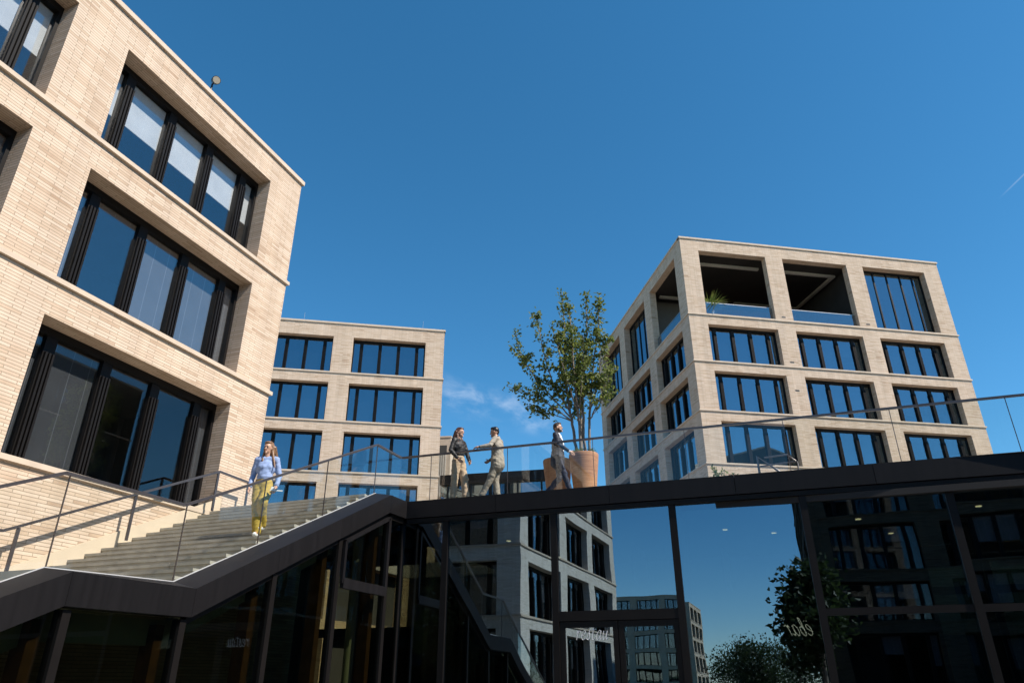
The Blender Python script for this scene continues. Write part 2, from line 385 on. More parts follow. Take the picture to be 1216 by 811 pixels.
def office(name, label, loc, theta, W, Dp, sills, heads, z0, roof, faces, group, top=None, bricks='brick', screens=None, pane='window_glass', stone='pale_stone'):
    """block with recessed five-light windows on a 6.3 m module (1.3 m piers), a stone course at each sill and a coping"""
    root = thing(name, label, 'building', (loc[0], loc[1], 0), theta, group)
    p = .065
    for fc in ('front', 'left', 'right', 'back'):
        (ox, oy), rot = face_xf(fc, W, Dp); L = W if fc in ('front', 'back') else Dp
        holes = []
        if fc in faces:
            for a0, a1 in faces[fc]:
                for s, h in zip(sills, heads): holes.append((a0, a1, s, h))
        wl_ = grid_wall(L, z0, roof - .02, holes).build('wall', bricks, root, (ox, oy, 0), rot)
        Rm = Matrix.Rotation(rot, 3, 'Z')
        for k, (a0, a1, s, h) in enumerate(holes):
            spec = screens(fc, a0, s) if screens else {}
            pn_ = spec.pop('pane', pane)
            q = Rm @ Vector((a0, .42, 0)); window(root, (ox + q.x, oy + q.y, s), rot, a1 - a0, h - s, pane=pn_, **spec)
        # stone courses and coping: the front and back pieces run past the corners, the side pieces butt against them
        x0, x1 = (-p, L + p) if fc in ('front', 'back') else (0, L)
        for s in sills:
            mb = MB().box(x0, x1, -p, .004, s - .085, s + .012)
            for a0, a1, hs_, hh in holes:
                if abs(hs_ - s) < .01: mb.box(a0 + .002, a1 - .002, .004, .425, s - .05, s + .006)
            mb.build('sill_course', stone, root, (ox, oy, 0), rot)
        MB().box(x0, x1, -p, .3, roof - .13, roof).build('coping', stone, root, (ox, oy, 0), rot)
    MB().box(.3, W - .3, .3, Dp - .3, roof - .9, roof - .6).build('roof', 'roof_grey', root)
    return root
BAY = [(1.3, 6.3), (7.6, 12.6), (13.9, 18.9)]
def rnd(seed):
    r = random.Random(seed); return r

# -- near block on the left: its long face looks along +X, the far corner stands at y = 0.1
LX = -4.4
L_S = [5.05, 8.48, 11.84]; L_H = [7.72, 11.10, 14.47]
def left_screens(fc, a0, s):
    if fc != 'front': return dict(drops=(.3,) * 5)
    if s > 11: return dict(drops=(.50, .49, .5, .49, .51), sm='white_screen', room='room_dark')
    if s > 8: return dict(drops=(1, 0.04, 1, 1, 1), sm='grey_screen', room='room_dark')
    return dict(drops=(1, 1, 0, 0, 1), sm='dark_screen', room='room_dark', pane='window_glass_clear')
near = office('office_building', 'tall near brick block beside the staircase, with half lowered white screens in its top windows', (LX, -12.5), R(90), 12.6, 16.0,
       L_S, L_H, 0, 15.4, {'front': [(.3, 4.99), (6.28, 11.30)]}, 'brick office buildings', screens=left_screens)
# -- middle block
M_S = [6.60, 9.98, 13.57, 16.97, 20.40]; M_H = [9.3, 12.86 - .2, 16.25, 19.66, 23.08]
def mid_screens(fc, a0, s):
    r = rnd((a0 * 7 + s * 13 + len(fc)) // .01); k = r.random(); d = [1 if r.random() < (.85 if k < .5 else .35) else r.choice((0, .3, .5, .75)) for _ in range(5)]
    return dict(drops=tuple(d), sm='blue_screen' if k < .7 else 'pale_screen', room=r.choice(('room_dark', 'room', 'room_lit')))
TH = R(30.5)
mu = Vector((math.cos(TH), math.sin(TH)))
mloc = Vector((-12.66, 26.83)) - 20.15 * mu
MB_S = [6.4, 10.2, 13.57, 16.97, 20.42]; MB_H = [9.0, 12.88, 16.25, 19.66, 23.08]
mid = office('office_building', 'brick block in the middle distance between the near block and the potted tree', mloc, TH, 20.15, 20.15, MB_S, MB_H, 5.2, 24.17,
       {'front': [(1.25, 6.2), (7.55, 12.5), (13.85, 18.85)], 'right': BAY}, 'brick office buildings', screens=mid_screens, pane='window_glass_deep')
for k, a in enumerate((10.3, 18.6)):
    MB().tube([(a, .4, 24.1), (a, .4, 24.95)], .012, 5).build('lightning_rod', 'steel', mid)
MB().tube([(20.0, .15, 24.1), (20.0, .15, 24.3)], .05, 6).build('roof_vent', 'black_lamp', mid)
MB().tube([(4.2, .3, 24.1), (4.2, .3, 24.35)], .06, 6).build('roof_vent', 'black_lamp', mid)

# -- right block: a storey higher, with an open corner loggia on top
RLOC = Vector((4.18, 29.0))
R_S = [6.6, 9.98, 13.37, 16.75, 20.13]; R_H = [9.3, 12.7, 16.08, 19.45, 22.81]
TS, TT = 23.6, 28.54
right = thing('office_building', 'tall brick block on the right with a dark open loggia at its top corner', 'building', (RLOC.x, RLOC.y, 0), TH, 'brick office buildings')
W = 20.17
for fc in ('front', 'left', 'right', 'back'):
    (ox, oy), rot = face_xf(fc, W, W); Rm = Matrix.Rotation(rot, 3, 'Z')
    bays = BAY
    holes = []; tops = []
    for a0, a1 in bays:
        for s, h in zip(R_S, R_H): holes.append((a0, a1, s, h))
        tops.append((a0, a1, TS, TT))
    grid_wall(W, 5.2, 29.53, holes + tops, .5).build('wall', 'brick', right, (ox, oy, 0), rot)
    for a0, a1, s, h in holes:
        q = Rm @ Vector((a0, .42, 0)); sp = mid_screens(fc, a0, s)
        if fc == 'left': sp['drops'] = tuple(x if i % 2 else 0 for i, x in enumerate(sp['drops']))
        window(right, (ox + q.x, oy + q.y, s), rot, a1 - a0, h - s, pane='window_glass_deep', **sp)
    for i, (a0, a1, s, h) in enumerate(tops):
        loggia = (fc == 'front' and i < 2) or (fc == 'left' and i == 2)
        q = Rm @ Vector((a0, .5, 0))
        if loggia:
            q = Rm @ Vector((a0, .3, 0))
            gb = MB().box(.02, a1 - a0 - .02, 0, .02, .02, .98).build('guard_panel', 'guard_glass', right, (ox + q.x, oy + q.y, s), rot)
            MB().box(.02, a1 - a0 - .02, -.012, .032, .98, 1.02).build('guard_rail', 'steel', gb)
        else:
            window(right, (ox + q.x, oy + q.y, s), rot, a1 - a0, h - s, style='tall', drops=(0, .0, 0, 0, 0), pane='window_glass_deep', room='room')
    x0, x1 = (-.065, W + .065) if fc in ('front', 'back') else (0, W)
    for s in R_S + [TS - .07]:
        mb = MB().box(x0, x1, -.065, .004, s - .085, s + .012)
        for a0, a1, hs_, hh in holes:
            if abs(hs_ - s) < .01: mb.box(a0 + .002, a1 - .002, .004, .425, s - .05, s + .006)
        mb.build('sill_course', 'pale_stone', right, (ox, oy, 0), rot)
    MB().box(x0, x1, -.065, .3, 29.42, 29.55).build('coping', 'pale_stone', right, (ox, oy, 0), rot)
MB().box(.3, W - .3, .3, W - .3, 28.9, 29.1).build('roof', 'roof_grey', right)
# loggia interior (local coordinates: x along the front, y inwards)
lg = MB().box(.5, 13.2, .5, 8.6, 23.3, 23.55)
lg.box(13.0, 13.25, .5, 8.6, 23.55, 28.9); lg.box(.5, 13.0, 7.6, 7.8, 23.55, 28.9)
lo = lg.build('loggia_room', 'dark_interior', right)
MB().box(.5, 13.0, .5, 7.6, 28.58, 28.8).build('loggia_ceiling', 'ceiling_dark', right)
tr = MB()
for (a, b) in ((1.0, 6.6), (7.2, 12.7)):
    tr.box(a, b, 1.5, 1.72, 28.42, 28.57); tr.box(a, b, 6.6, 6.85, 28.42, 28.57)
    if a > 5: tr.box(b - .25, b, 1.73, 6.59, 28.42, 28.57)
tr.build('ceiling_trim', 'ceiling_trim', right)
MB().box(3.2, 12.9, 7.4, 7.58, 25.6, 28.3).build('orange_panel', 'orange_panel', right)
for x, y in ((2.2, 3.4), (9.0, 3.2)):
    MB().tube([(x, y, 28.57), (x, y, 28.1)], .02, 6).tube([(x, y, 28.1), (x, y, 28.0)], .14, 10).build('pendant_lamp', 'steel', right)
for a, z in ((6.75, 23.75), (6.75, 20.4), (13.1, 23.75), (6.75, 18.4)):
    MB().box(a, a + .28, -.012, .01, z, z + .09).build('wall_vent', 'black_lamp', right)

# -- blocks behind the viewer, which the restaurant front mirrors
def back_screens(fc, a0, s):
    r = rnd(int(a0 * 31 + s * 7)); return dict(drops=tuple(r.choice((0, 0, .35, .6)) for _ in range(5)), sm='grey_screen', room='room_dark')
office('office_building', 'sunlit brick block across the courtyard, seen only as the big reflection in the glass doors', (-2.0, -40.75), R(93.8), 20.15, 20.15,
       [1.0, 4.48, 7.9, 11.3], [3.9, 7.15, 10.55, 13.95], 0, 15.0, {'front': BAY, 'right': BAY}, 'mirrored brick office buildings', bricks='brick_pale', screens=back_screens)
office('office_building', 'far small brick block seen low in the mirror of the restaurant glass', (-1.0, -165.6), R(93.8), 20.15, 30,
       [1.0, 4.2, 7.4, 10.6, 13.8], [3.5, 6.7, 9.9, 13.1, 16.3], 0, 17.2, {'front': BAY, 'right': BAY + [(20.2, 25.2)]}, 'mirrored brick office buildings', screens=lambda *a: dict(drops=(0,) * 5, room='room_dark'))
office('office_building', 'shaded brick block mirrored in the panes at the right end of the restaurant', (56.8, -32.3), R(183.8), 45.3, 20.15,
       [1.0, 4.4, 7.8, 11.2, 14.6], [3.7, 7.1, 10.5, 13.9, 17.3], 0, 18.4, {'front': BAY + [(20.2, 25.2), (26.5, 31.5), (32.8, 37.8), (39.1, 44.1)], 'right': BAY}, 'mirrored brick office buildings', bricks='brick_shaded', screens=back_screens, pane='window_glass_clear', stone='brick_shaded')

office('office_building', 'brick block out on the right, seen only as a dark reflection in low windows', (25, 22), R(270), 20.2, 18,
       [6.6, 10.0, 13.4, 16.8], [9.3, 12.7, 16.1, 19.5], 0, 20.6, {'front': BAY}, 'mirrored brick office buildings', bricks='brick_shaded', screens=lambda *a: dict(drops=(0,) * 5, room='room_dark'))
# -- low pavilion on the far side of the terrace, between the middle block and the pots
pv = thing('pavilion', 'low glass pavilion with a dark roof band seen past the legs of the people', 'pavilion', (-18.5, 38.85, 0), R(8))
MB().box(0, 9.8, 0, 9, 16.32, 17.12).build('roof_band', 'bronze_panel', pv)
mb = MB()
for k in range(5): mb.box(.6 + k * 2 - .05, .6 + k * 2 + .05, .25, .4, 5.2, 16.32)
mb.build('mullions', 'bronze_frame', pv)
MB().box(0, 9.8, .42, .44, 5.2, 16.32).build('glazing', 'window_glass_deep', pv)
MB().box(0, 9.8, 4, 4.2, 5.2, 16.32).build('rear_wall', 'room', pv)
ps = thing('stair_tower', 'small pale block with a corrugated panel rising behind the middle brick block', 'building', (-19.2, 43.5, 0), R(14))
MB().box(-4, -.6, 0, 6, 5.2, 21.95).build('wall', 'pale_stone', ps)
mb = MB()
for k in range(11): mb.box(-3.1 + k * .2, -3.0 + k * .2, -.06, 0.0, 16.4, 20.4)
mb.build('corrugated_panel', 'corrugated', ps)
MB().box(-3.15, -.95, -.05, 0.0, 20.45, 21.2).build('vent_strip', 'room_dark', ps)
MB().box(-4.05, -.55, -.05, 6, 21.95, 22.1).build('coping', 'pale_stone', ps)

# ------------------------------------------------------------------ staircase along the near block
RISE, GO, NST = .15, .32, 16
S0 = -.99
st = thing('staircase', 'wide grey concrete staircase climbing beside the near brick block', 'stairs')
def step_mesh(k):
    mb = MB(); z = 5.2 - RISE * k; y1 = S0 - GO * k; r = random.Random(k)
    joints = sorted(r.sample([x / 10 for x in range(-38, -8, 5)], 2)); xs_ = [-4.35] + joints + [-.5]
    for a, b in zip(xs_, xs_[1:]):
        # tread block with a thin projecting nosing, riser set back a little
        mb.box(a + .003, b - .003, y1 - .002, y1 + GO + .05, z - .045, z)
        mb.box(a + .002, b - .002, y1 + .02, y1 + GO + .05, z - RISE - .002, z - .046)
    return mb
for k in range(NST):
    if k == 0: continue
    step_mesh(k).build('step', 'step_concrete', st)
mb = MB().box(-4.35, -.5, S0, .36, 5.155, 5.2).box(-4.35, -.5, S0 + .02, .36, 5.0, 5.154)
mb.build('top_landing', 'step_concrete', st)
zl = 5.2 - RISE * NST; yl = S0 - GO * (NST - 1)
MB().box(-4.35, -.5, yl - 2.0, yl + .02, zl - .2, zl).build('landing', 'step_concrete', st)
for k in range(10):
    y1 = yl - 2.0 - GO * k; z = zl - RISE * (k + 1)
    MB().box(-4.35, -.5, y1 - GO, y1 + .03, z - RISE, z).build('step', 'step_concrete', st)
# sloping soffit slab
MB().prism([(S0, 4.98), (S0, 4.62), (yl, zl - .36), (yl - 2.0, zl - .36), (yl - 2.0, zl - .21), (yl, zl - .21 + .02)], 0, -4.33, -.52).build('soffit', 'soffit_concrete', st)
MB().prism([(S0 + .12, 5.195), (S0 - .02, 5.12), (yl, zl + .065), (yl - .2, zl + .02), (yl - 2.0, zl + .02), (yl - 2.0, zl - .3), (yl, zl - .3), (S0 + .12, 4.85)], 0, -.497, -.40).build('side_string', 'string_grey', st)
MB().prism([(S0 - .02, 5.42), (S0 - .4, 5.24), (yl - .1, zl + .33), (yl - 2.1, zl + .26), (yl - 2.1, zl - .1), (yl, zl - .1), (S0, 4.9)], 0, -4.397, -4.352).build('wall_string', 'pale_plaster', st)
# wall handrail
wh = thing('handrail', 'grey metal handrail on posts along the brick wall side of the staircase', 'handrail')
hx = -4.08
path = [(hx, -.45, 5.88), (hx, -1.5, 5.90), (hx, -6.0, 3.79), (hx, -8.1, 3.62), (hx, -12, 1.85)]
mb = MB()
for a, b in zip(path, path[1:]): mb.bar(a, b, .05, .045)
mb.build('rail', 'rail_metal', wh)
for y, zt, zb in ((-.5, 5.86, 5.2), (-1.52, 5.88, 5.0), (-3.6, 4.9, 4.02), (-5.75, 3.88, 2.98), (-8.0, 3.6, 2.8), (-10, 2.75, 1.9)):
    MB().box(hx - .012, hx + .012, y - .03, y + .03, zb, zt).build('post', 'rail_metal', wh)

# ------------------------------------------------------------------ restaurant under the terrace
rs = thing('restaurant', 'dark glazed restaurant under the terrace with bronze fascia and mullions', 'building')
fr_rot = R(1.9)                     # the front is two degrees off the courtyard axis
fr_ = link('front', None)           # temporary frame, never linked into the picture: only its matrix is used
bpy.data.objects.remove(fr_)
def front(mb, name, mat): return mb.build(name, mat, rs, (0, 0, 0), fr_rot)
tilt = random.Random(3)
def front_pane(a, b, z0, z1):
    o = MB().box(0, b - a, 0, .024, 0, z1 - z0).build('pane', 'restaurant_glass', rs, Matrix.Rotation(fr_rot, 3, 'Z') @ Vector((a, MY, z0)))
    o.rotation_euler = (tilt.uniform(-.004, .004), 0, fr_rot + tilt.uniform(-.003, .003))
FH = .375
# fascia of the front, panel by panel with open joints
cuts = [0.0, 2.1, 4.58, 7.06, 9.54, 12.02, 14.5, 17.0, 22.0]
for a, b in zip(cuts, cuts[1:]):
    front(MB().box(a + (.004 if a else .0), b - .004, 0, .36, 5.2 - FH, 5.2), 'fascia', 'bronze_panel')
front(MB().box(0, 22, .03, .3, 4.72, 4.81), 'head_channel', 'bronze_frame')
ms = [.93 + 2.435 * k for k in range(8)]
MY = .10
GX = -.12
for x in ms:
    front(MB().box(x - .065, x + .065, MY - .05, MY + .16, 0, 4.72), 'mullion', 'bronze_frame')
    front(MB().box(x + .068, x + .19, MY + .2, MY + .42, 0, 4.72), 'timber_post', 'wood_post')
MB().box(GX - .05, GX + .03, MY - .06, MY + .06, 0, 4.78).build('mullion', 'bronze_frame', rs)
edges = [-.15] + ms + [22.0]
for i in range(len(edges) - 1):
    a = edges[i] + .065; b = edges[i + 1] - .065
    if i == 2:
        front_pane(a, b, 2.80, 4.72)
        front(MB().box(a, b, MY - .04, MY + .12, 2.62, 2.80), 'transom', 'bronze_frame')
        wd = (b - a) / 2
        for q in range(2):
            x0 = a + q * wd + .006; x1 = x0 + wd - .012
            d = MB().box(x0, x0 + .1, MY - .02, MY + .06, .02, 2.61).box(x1 - .1, x1, MY - .02, MY + .06, .02, 2.61).box(x0 + .1, x1 - .1, MY - .02, MY + .06, 2.50, 2.61).box(x0 + .1, x1 - .1, MY - .02, MY + .06, .02, .2)
            dr = front(d, 'door', 'bronze_frame')
            hx_ = x1 - .13 if q == 0 else x0 + .13
            MB().box(x0 + .1, x1 - .1, MY + .01, MY + .03, .2, 2.50).build('pane', 'restaurant_glass', dr)
            MB().tube([(hx_, MY - .07, .9), (hx_, MY - .07, 1.5)], .015, 8).build('handle', 'steel', dr)
    elif i in (4, 5, 6):
        front_pane(a, b, 2.72, 4.72)
        front(MB().box(a, b, MY - .03, MY + .1, 2.60, 2.72), 'transom', 'bronze_frame')
        front_pane(a, b, 0, 2.60)
    else:
        front_pane(a, b, 0, 4.72)
# fascia of the stair side: follows top landing, flight, landing and the next flight
prof = [(0.0, 5.2), (-.71, 5.19), (-5.86, 2.75), (-7.82, 2.735), (-13.5, .10)]
def lower(p): return (p[0], p[1] - FH)
inner = [(0.0, 5.205), (-.86, 5.225), (-5.98, 2.84), (-7.95, 2.78), (-13.6, .16)]     # the cap rises a little towards the glass
def lerp2(p, q, t): return (p[0] + (q[0] - p[0]) * t, p[1] + (q[1] - p[1]) * t)
def stair_fascia(i, t0, t1):
    p, q = lerp2(prof[i], prof[i + 1], t0), lerp2(prof[i], prof[i + 1], t1); pi, qi = lerp2(inner[i], inner[i + 1], t0), lerp2(inner[i], inner[i + 1], t1)
    g_ = .0025
    a = (0, p[0] - g_, p[1]); b = (0, q[0] + g_, q[1]); c = (-.32, qi[0] + g_, qi[1]); d = (-.32, pi[0] - g_, pi[1])
    lo = lambda v: (v[0], v[1], v[2] - FH)
    return MB().add([a, b, c, d, lo(a), lo(b), (-.32, c[1], lo(b)[2]), (-.32, d[1], lo(a)[2])], [(0, 1, 2, 3), (7, 6, 5, 4), (0, 4, 5, 1), (1, 5, 6, 2), (2, 6, 7, 3), (3, 7, 4, 0)])
for i_, cuts_ in enumerate(((0, 1), (0, .34, .67, 1), (0, 1), (0, .5, 1))):
    for a, b in zip(cuts_, cuts_[1:]): stair_fascia(i_, a, b).build('fascia', 'bronze_panel', rs)
def under(y):
    if y > 0: return 5.2 - FH
    for (a, za), (b, zb) in zip(prof, prof[1:]):
        if b <= y <= a: return za + (zb - za) * (a - y) / (a - b) - FH
    return 0
# glass shoe: a bright steel line along the inner edge of the fascia
mb = MB()
for p, q in zip(inner, inner[1:]):
    mb.bar((-.325, p[0] if p[0] else .2, p[1] + .003), (-.325, q[0], q[1] + .003), .016, .014)
mb.build('glass_shoe', 'aluminium', rs)
# glazing below the stair fascia
GX = -.12
sm_ = [-.57, -2.35, -4.13, -5.93, -7.72, -9.5]
for y in sm_:
    MB().box(GX - .08, GX + .06, y - .055, y + .055, 0, under(y) - .03).build('mullion', 'bronze_frame', rs)
    MB().box(GX - .38, GX - .15, y - .24, y - .10, 0, under(y - .17) - .1).build('timber_post', 'wood_post', rs)
ye = [.09] + sm_ + [-11.3]
for i in range(len(ye) - 1):
    a, b = ye[i] - .056, ye[i + 1] + .056
    pts = [(a, 0.0), (a, under(a) - .02)]
    for q in prof[1:-1]:
        if b < q[0] < a: pts.append((q[0], q[1] - FH - .02))
    pts += [(b, under(b) - .02), (b, 0.0)]
    MB().prism(pts, 0, GX - .012, GX + .012).build('pane', 'stair_glass', rs)
    MB().prism([(a, under(a) - .10), (a, under(a)), (b, under(b)), (b, under(b) - .10)], 0, GX - .06, GX + .04).build('head_channel', 'bronze_frame', rs) if i in (0, 1, 2, 3) else None
# the open vent between the first two mullions of the stair side
vf = MB(); y0, y1, zb = -.68, -2.24, 3.22
t0, t1 = under(y0) - .12, under(y1) - .12
ox_ = -.03
for (pa, pb) in (((y0, zb), (y0, t0)), ((y0, t0), (y1, t1)), ((y1, t1), (y1, zb))):
    vf.bar((ox_, pa[0], pa[1]), (ox_, pb[0], pb[1]), .06, .07)
vf.box(ox_ - .04, ox_ + .04, y1 + .0, y0, zb - .09, zb + .09)
vo = vf.build('vent_frame', 'bronze_panel', rs)
# room: floor, ceiling, rear wall with openings to the added sun wells
MB().box(-4.3, 21.9, .5, 6.6, .004, .03).build('floor', 'dark_interior', rs)
cm_ = MB().box(-.55, 21.9, .34, 6.6, 4.60, 4.715).box(-4.3, -.55, .34, 2.3, 4.60, 4.715)
cm_.build('ceiling', 'ceiling_dark', rs)
MB().box(-4.38, -.34, 8.42, 8.6, 0, 5.15).box(-.5, -.34, 6.81, 8.41, 0, 4.7).build('well_wall', 'dark_interior', rs)
MB().box(-.5, 10.9, 6.62, 6.8, 0, 4.6).box(18.2, 21.9, 6.62, 6.8, 0, 4.6).build('rear_wall', 'dark_interior', rs)
rw = MB()
for x in (10.95, 12.3, 13.9, 15.4, 17.0, 18.15): rw.box(x - .06, x + .06, 6.62, 6.8, 0, 4.2)
rw.box(10.9, 18.2, 6.62, 6.8, 3.45, 3.62); rw.box(10.9, 18.2, 6.62, 6.8, 4.2, 4.6)
rw.build('rear_frame', 'bronze_frame', rs)
for x in (12.0, 15.1): MB().box(x, x + .12, 6.3, 6.5, 0, 4.6).build('timber_post', 'wood_post', rs)
MB().box(21.9, 22.1, .5, 6.8, 0, 4.6).build('side_wall', 'dark_interior', rs)
# dividing wall between the stair hall and the left added sun well
dv = grid_wall(3.7, 0, 4.6, [(.25, 1.7, .1, 2.55), (.25, 1.7, 2.75, 4.2), (1.95, 3.5, 2.75, 4.2)], .12)
dv.build('partition', 'dark_interior', rs, (-4.3, 2.25, 0), 0)
for p, q in zip(prof, prof[1:]):
    MB().prism([(p[0], p[1] - FH - .03), (q[0], q[1] - FH - .03), (q[0], q[1] - FH - .36), (p[0], p[1] - FH - .36)], 0, -.50, -.40).build('edge_beam', 'soffit_concrete', rs)
# a slim round column under the stair and bar furniture
MB().lathe([(.10, 0), (.10, 4.45)], 20, -.86, -.50).build('column', 'column_concrete', rs)
for k, (x, y) in enumerate(((1.6, 2.2), (2.3, 3.6), (2.0, 5.0), (6.6, 2.6), (7.6, 3.4), (8.4, 1.6), (9.3, 2.4), (10.1, 4.4), (11.4, 1.9))):
    MB().tube([(x, y, 4.598), (x, y, 4.585)], .055, 14).build('downlight', 'lamp_light', rs)
for k, (x, y) in enumerate(((4.6, 2.0), (6.4, 3.4), (8.0, 2.4))):
    MB().box(x, x + .04, y, y + 1.5, 3.55, 4.35).build('acoustic_panel', 'board', rs)
MB().box(.8, 9.8, 5.4, 6.1, .03, 1.12).build('bar_counter', 'wood_post', rs)
for k in range(16):
    x = 1.1 + k * .53; MB().lathe([(0, 1.12), (.036, 1.12), (.036, 1.30), (.014, 1.36), (.014, 1.42)], 10, x, 5.7).build('bottle', 'teal_glass_panel', rs) if k % 3 else None

# brick walls of the added sun wells behind the restaurant
lw = thing('courtyard_wall', 'sunlit brick wall with dark openings seen through the glass below the staircase', 'wall', (LX, .1, 0), R(90))
hl = [(2.4, 3.6, .1, 2.75), (3.9, 5.2, .1, 2.75), (5.5, 7.9, .1, 2.75), (2.4, 3.5, 3.1, 4.7), (4.0, 5.3, 3.1, 4.7), (5.7, 7.9, 3.1, 4.7)]
grid_wall(12, 0, 5.18, hl, .3).build('wall', 'brick_warm', lw)
for a0, a1, b0, b1 in hl: MB().box(a0, a1, .3, .34, b0, b1).build('dark_door', 'room_dark', lw)
fw_ = thing('courtyard_wall', 'lit brick wall with small teal windows seen through the lower right restaurant panes', 'wall', (10.9, 12.2, 0), 0)
h2 = [(1.0, 2.0, .8, 2.8), (2.6, 3.6, .8, 2.8), (4.4, 5.4, .8, 2.8)]
grid_wall(7.2, 0, 5.18, h2, .2).build('wall', 'brick_warm', fw_)
for a0, a1, b0, b1 in h2: MB().box(a0, a1, .2, .23, b0, b1).build('window', 'teal_glass_panel', fw_)
MB().box(-.1, .1, -5.2, 0, 0, 5.18).build('side_wall', 'brick_warm', fw_)
MB().box(2.2, 2.35, -2.4, -.6, 0, 4.6).build('fin', 'brick_warm', fw_)

rw_ = thing('sky_block_wall', 'unseen dark wall added along the right side of the courtyard to block mirrored sky', 'wall', (22.2, -.2, 0), R(270))  # out of view, added to keep sky out of the stair glass reflections
MB().box(0, 70, 0, .4, 0, 5.1).build('wall', 'brick_shaded', rw_); MB().box(0, 70, -.04, .44, 5.1, 5.25).build('coping', 'pale_stone', rw_)
# ------------------------------------------------------------------ glass balustrades
bal = thing('glass_balustrade', 'frameless glass balustrade with thin dark handrail along the terrace edge', 'balustrade', (0, 0, 0), fr_rot)
GY = .2
js = [-.30, .45] + [2.31 + 1.94 * k for k in range(9)]
for a, b in zip(js, js[1:]):
    MB().box(a + .006, b - .006, GY - .008, GY + .008, 5.17, 6.27).build('glass_panel', 'balustrade_glass', bal)
MB().box(-.30, js[-1], GY - .026, GY + .026, 6.27, 6.31).build('handrail', 'rail_metal', bal)
MB().box(-.28, js[-1], GY - .02, GY + .02, 5.2, 5.215).build('glass_shoe', 'steel', bal)
for x in js[1:-1]: MB().box(x - .005, x + .005, GY - .009, GY + .009, 5.2, 6.27).build('joint_seal', 'rail_metal', bal)
sb = thing('glass_balustrade', 'frameless glass balustrade stepping down the open side of the staircase', 'balustrade')
bx = -.328
top = [(.17, 6.29), (-.92, 6.29), (-6.03, 3.90), (-8.0, 3.885), (-13.6, 1.29)]
bot = [(.17, 5.2), (-.86, 5.22), (-5.98, 2.835), (-7.95, 2.775), (-13.6, .155)]
def prof_z(pr, y):
    for (a, za), (b, zb) in zip(pr, pr[1:]):
        if b <= y <= a: return za + (zb - za) * (a - y) / (a - b)
    return pr[-1][1]
cutsy = [.17, -.90, -2.66, -4.36, -5.99, -7.93, -9.7, -11.5, -13.4]
for a, b in zip(cutsy, cutsy[1:]):
    pts = [(a - .006, prof_z(bot, a)), (a - .006, prof_z(top, a) - .02), (b + .006, prof_z(top, b) - .02), (b + .006, prof_z(bot, b))]
    MB().prism(pts, 0, bx - .008, bx + .008).build('glass_panel', 'balustrade_glass', sb)
for y in cutsy[1:-1]: MB().box(bx - .009, bx + .009, y - .0055, y + .0055, prof_z(bot, y), prof_z(top, y) - .01).build('joint_seal', 'rail_metal', sb)
mb = MB()
for p, q in zip(top, top[1:]): mb.bar((bx, p[0], p[1]), (bx, q[0], q[1]), .052, .04)
mb.build('handrail', 'rail_metal', sb)

# ------------------------------------------------------------------ small things
fl = thing('floodlight', 'black floodlight with round lens clamped on the near block roof edge', 'lamp', (LX, -3.86, 15.4)); fl.scale = (.82,) * 3
MB().tube([(0.0, 0, 0), (.0, 0, .3)], .03, 8).tube([(0, 0, .3), (.08, 0, .36)], .025, 8).build('bracket', 'black_lamp', fl)
ax = Vector((.86, -.38, -.42)).normalized(); c0 = Vector((.1, 0, .42))
MB().tube([c0 - ax * .17, c0 - ax * .05, c0 + ax * .1], [.08, .12, .135], 18).build('housing', 'black_lamp', fl)
MB().tube([c0 + ax * .1, c0 + ax * .108], .115, 18).build('lens', 'lamp_glass', fl)

def stroke_sign(name, label, letters, loc, rot, h, mirror=False, wd=.0045, mat='neon', slant=.18):
    """handwritten lettering bent from one thin tube per stroke"""
    mb = MB()
    for pts, ox in letters:
        P = [Vector(p) for p in pts]; dense = []
        for i in range(len(P) - 1):
            p0, p1, p2, p3 = P[max(i - 1, 0)], P[i], P[i + 1], P[min(i + 2, len(P) - 1)]
            for k in range(6):
                t = k / 6
                dense.append(.5 * ((2 * p1) + (p2 - p0) * t + (2 * p0 - 5 * p1 + 4 * p2 - p3) * t * t + (3 * p1 - p0 - 3 * p2 + p3) * t ** 3))
        dense.append(P[-1])
        q = [((-1 if mirror else 1) * (d.x + ox + slant * d.y) * h, 0, d.y * h) for d in dense]
        mb.tube(q, wd, 6)
    o = mb.build(name, mat, None, loc, rot); return tag(o, label, 'sign')
LET = {'r': [(0, .75), (.12, 1), (.1, .5), (.08, 0), (.12, .6), (.3, .98), (.46, .85)],
       'e': [(-.02, .35), (.3, .55), (.42, .82), (.26, 1.0), (.06, .7), (.06, .25), (.26, .0), (.5, .2)],
       's': [(0, .1), (.25, 1.05), (.22, .8), (.36, .35), (.25, 0), (.05, .1)],
       't': [(.1, 1.5), (.1, .7), (.12, .15), (.28, 0), (.42, .2)], 'bar': [(-.1, 1.05), (.15, 1.1), (.4, 1.15)],
       'a': [(.42, .85), (.25, 1.0), (.04, .65), (.06, .15), (.22, 0), (.4, .45), (.44, .95), (.42, .3), (.5, .02), (.62, .2)],
       'u': [(0, .95), (.02, .3), (.14, 0), (.32, .3), (.42, .95), (.4, .3), (.48, .02), (.62, .2)],
       'b': [(0, .2), (.2, 1.1), (.2, 1.6), (.08, 1.5), (.05, .7), (.06, .1), (.25, 0), (.42, .4), (.34, .8), (.12, .75)]}
def word(seq): return seq
w1 = [(LET['r'], 0), (LET['e'], .6), (LET['s'], 1.25), (LET['t'], 1.8), (LET['bar'], 1.8), (LET['a'], 2.4), (LET['u'], 3.15)]
stroke_sign('script_sign', 'white handwritten word restau across the top of the left glass door', w1, (3.74, .13 + .08, 2.28), fr_rot, .165, slant=.22)
dot1 = [(.12, 1.28), (.16, 1.34)]; dot2 = [(.34, 1.28), (.38, 1.34)]
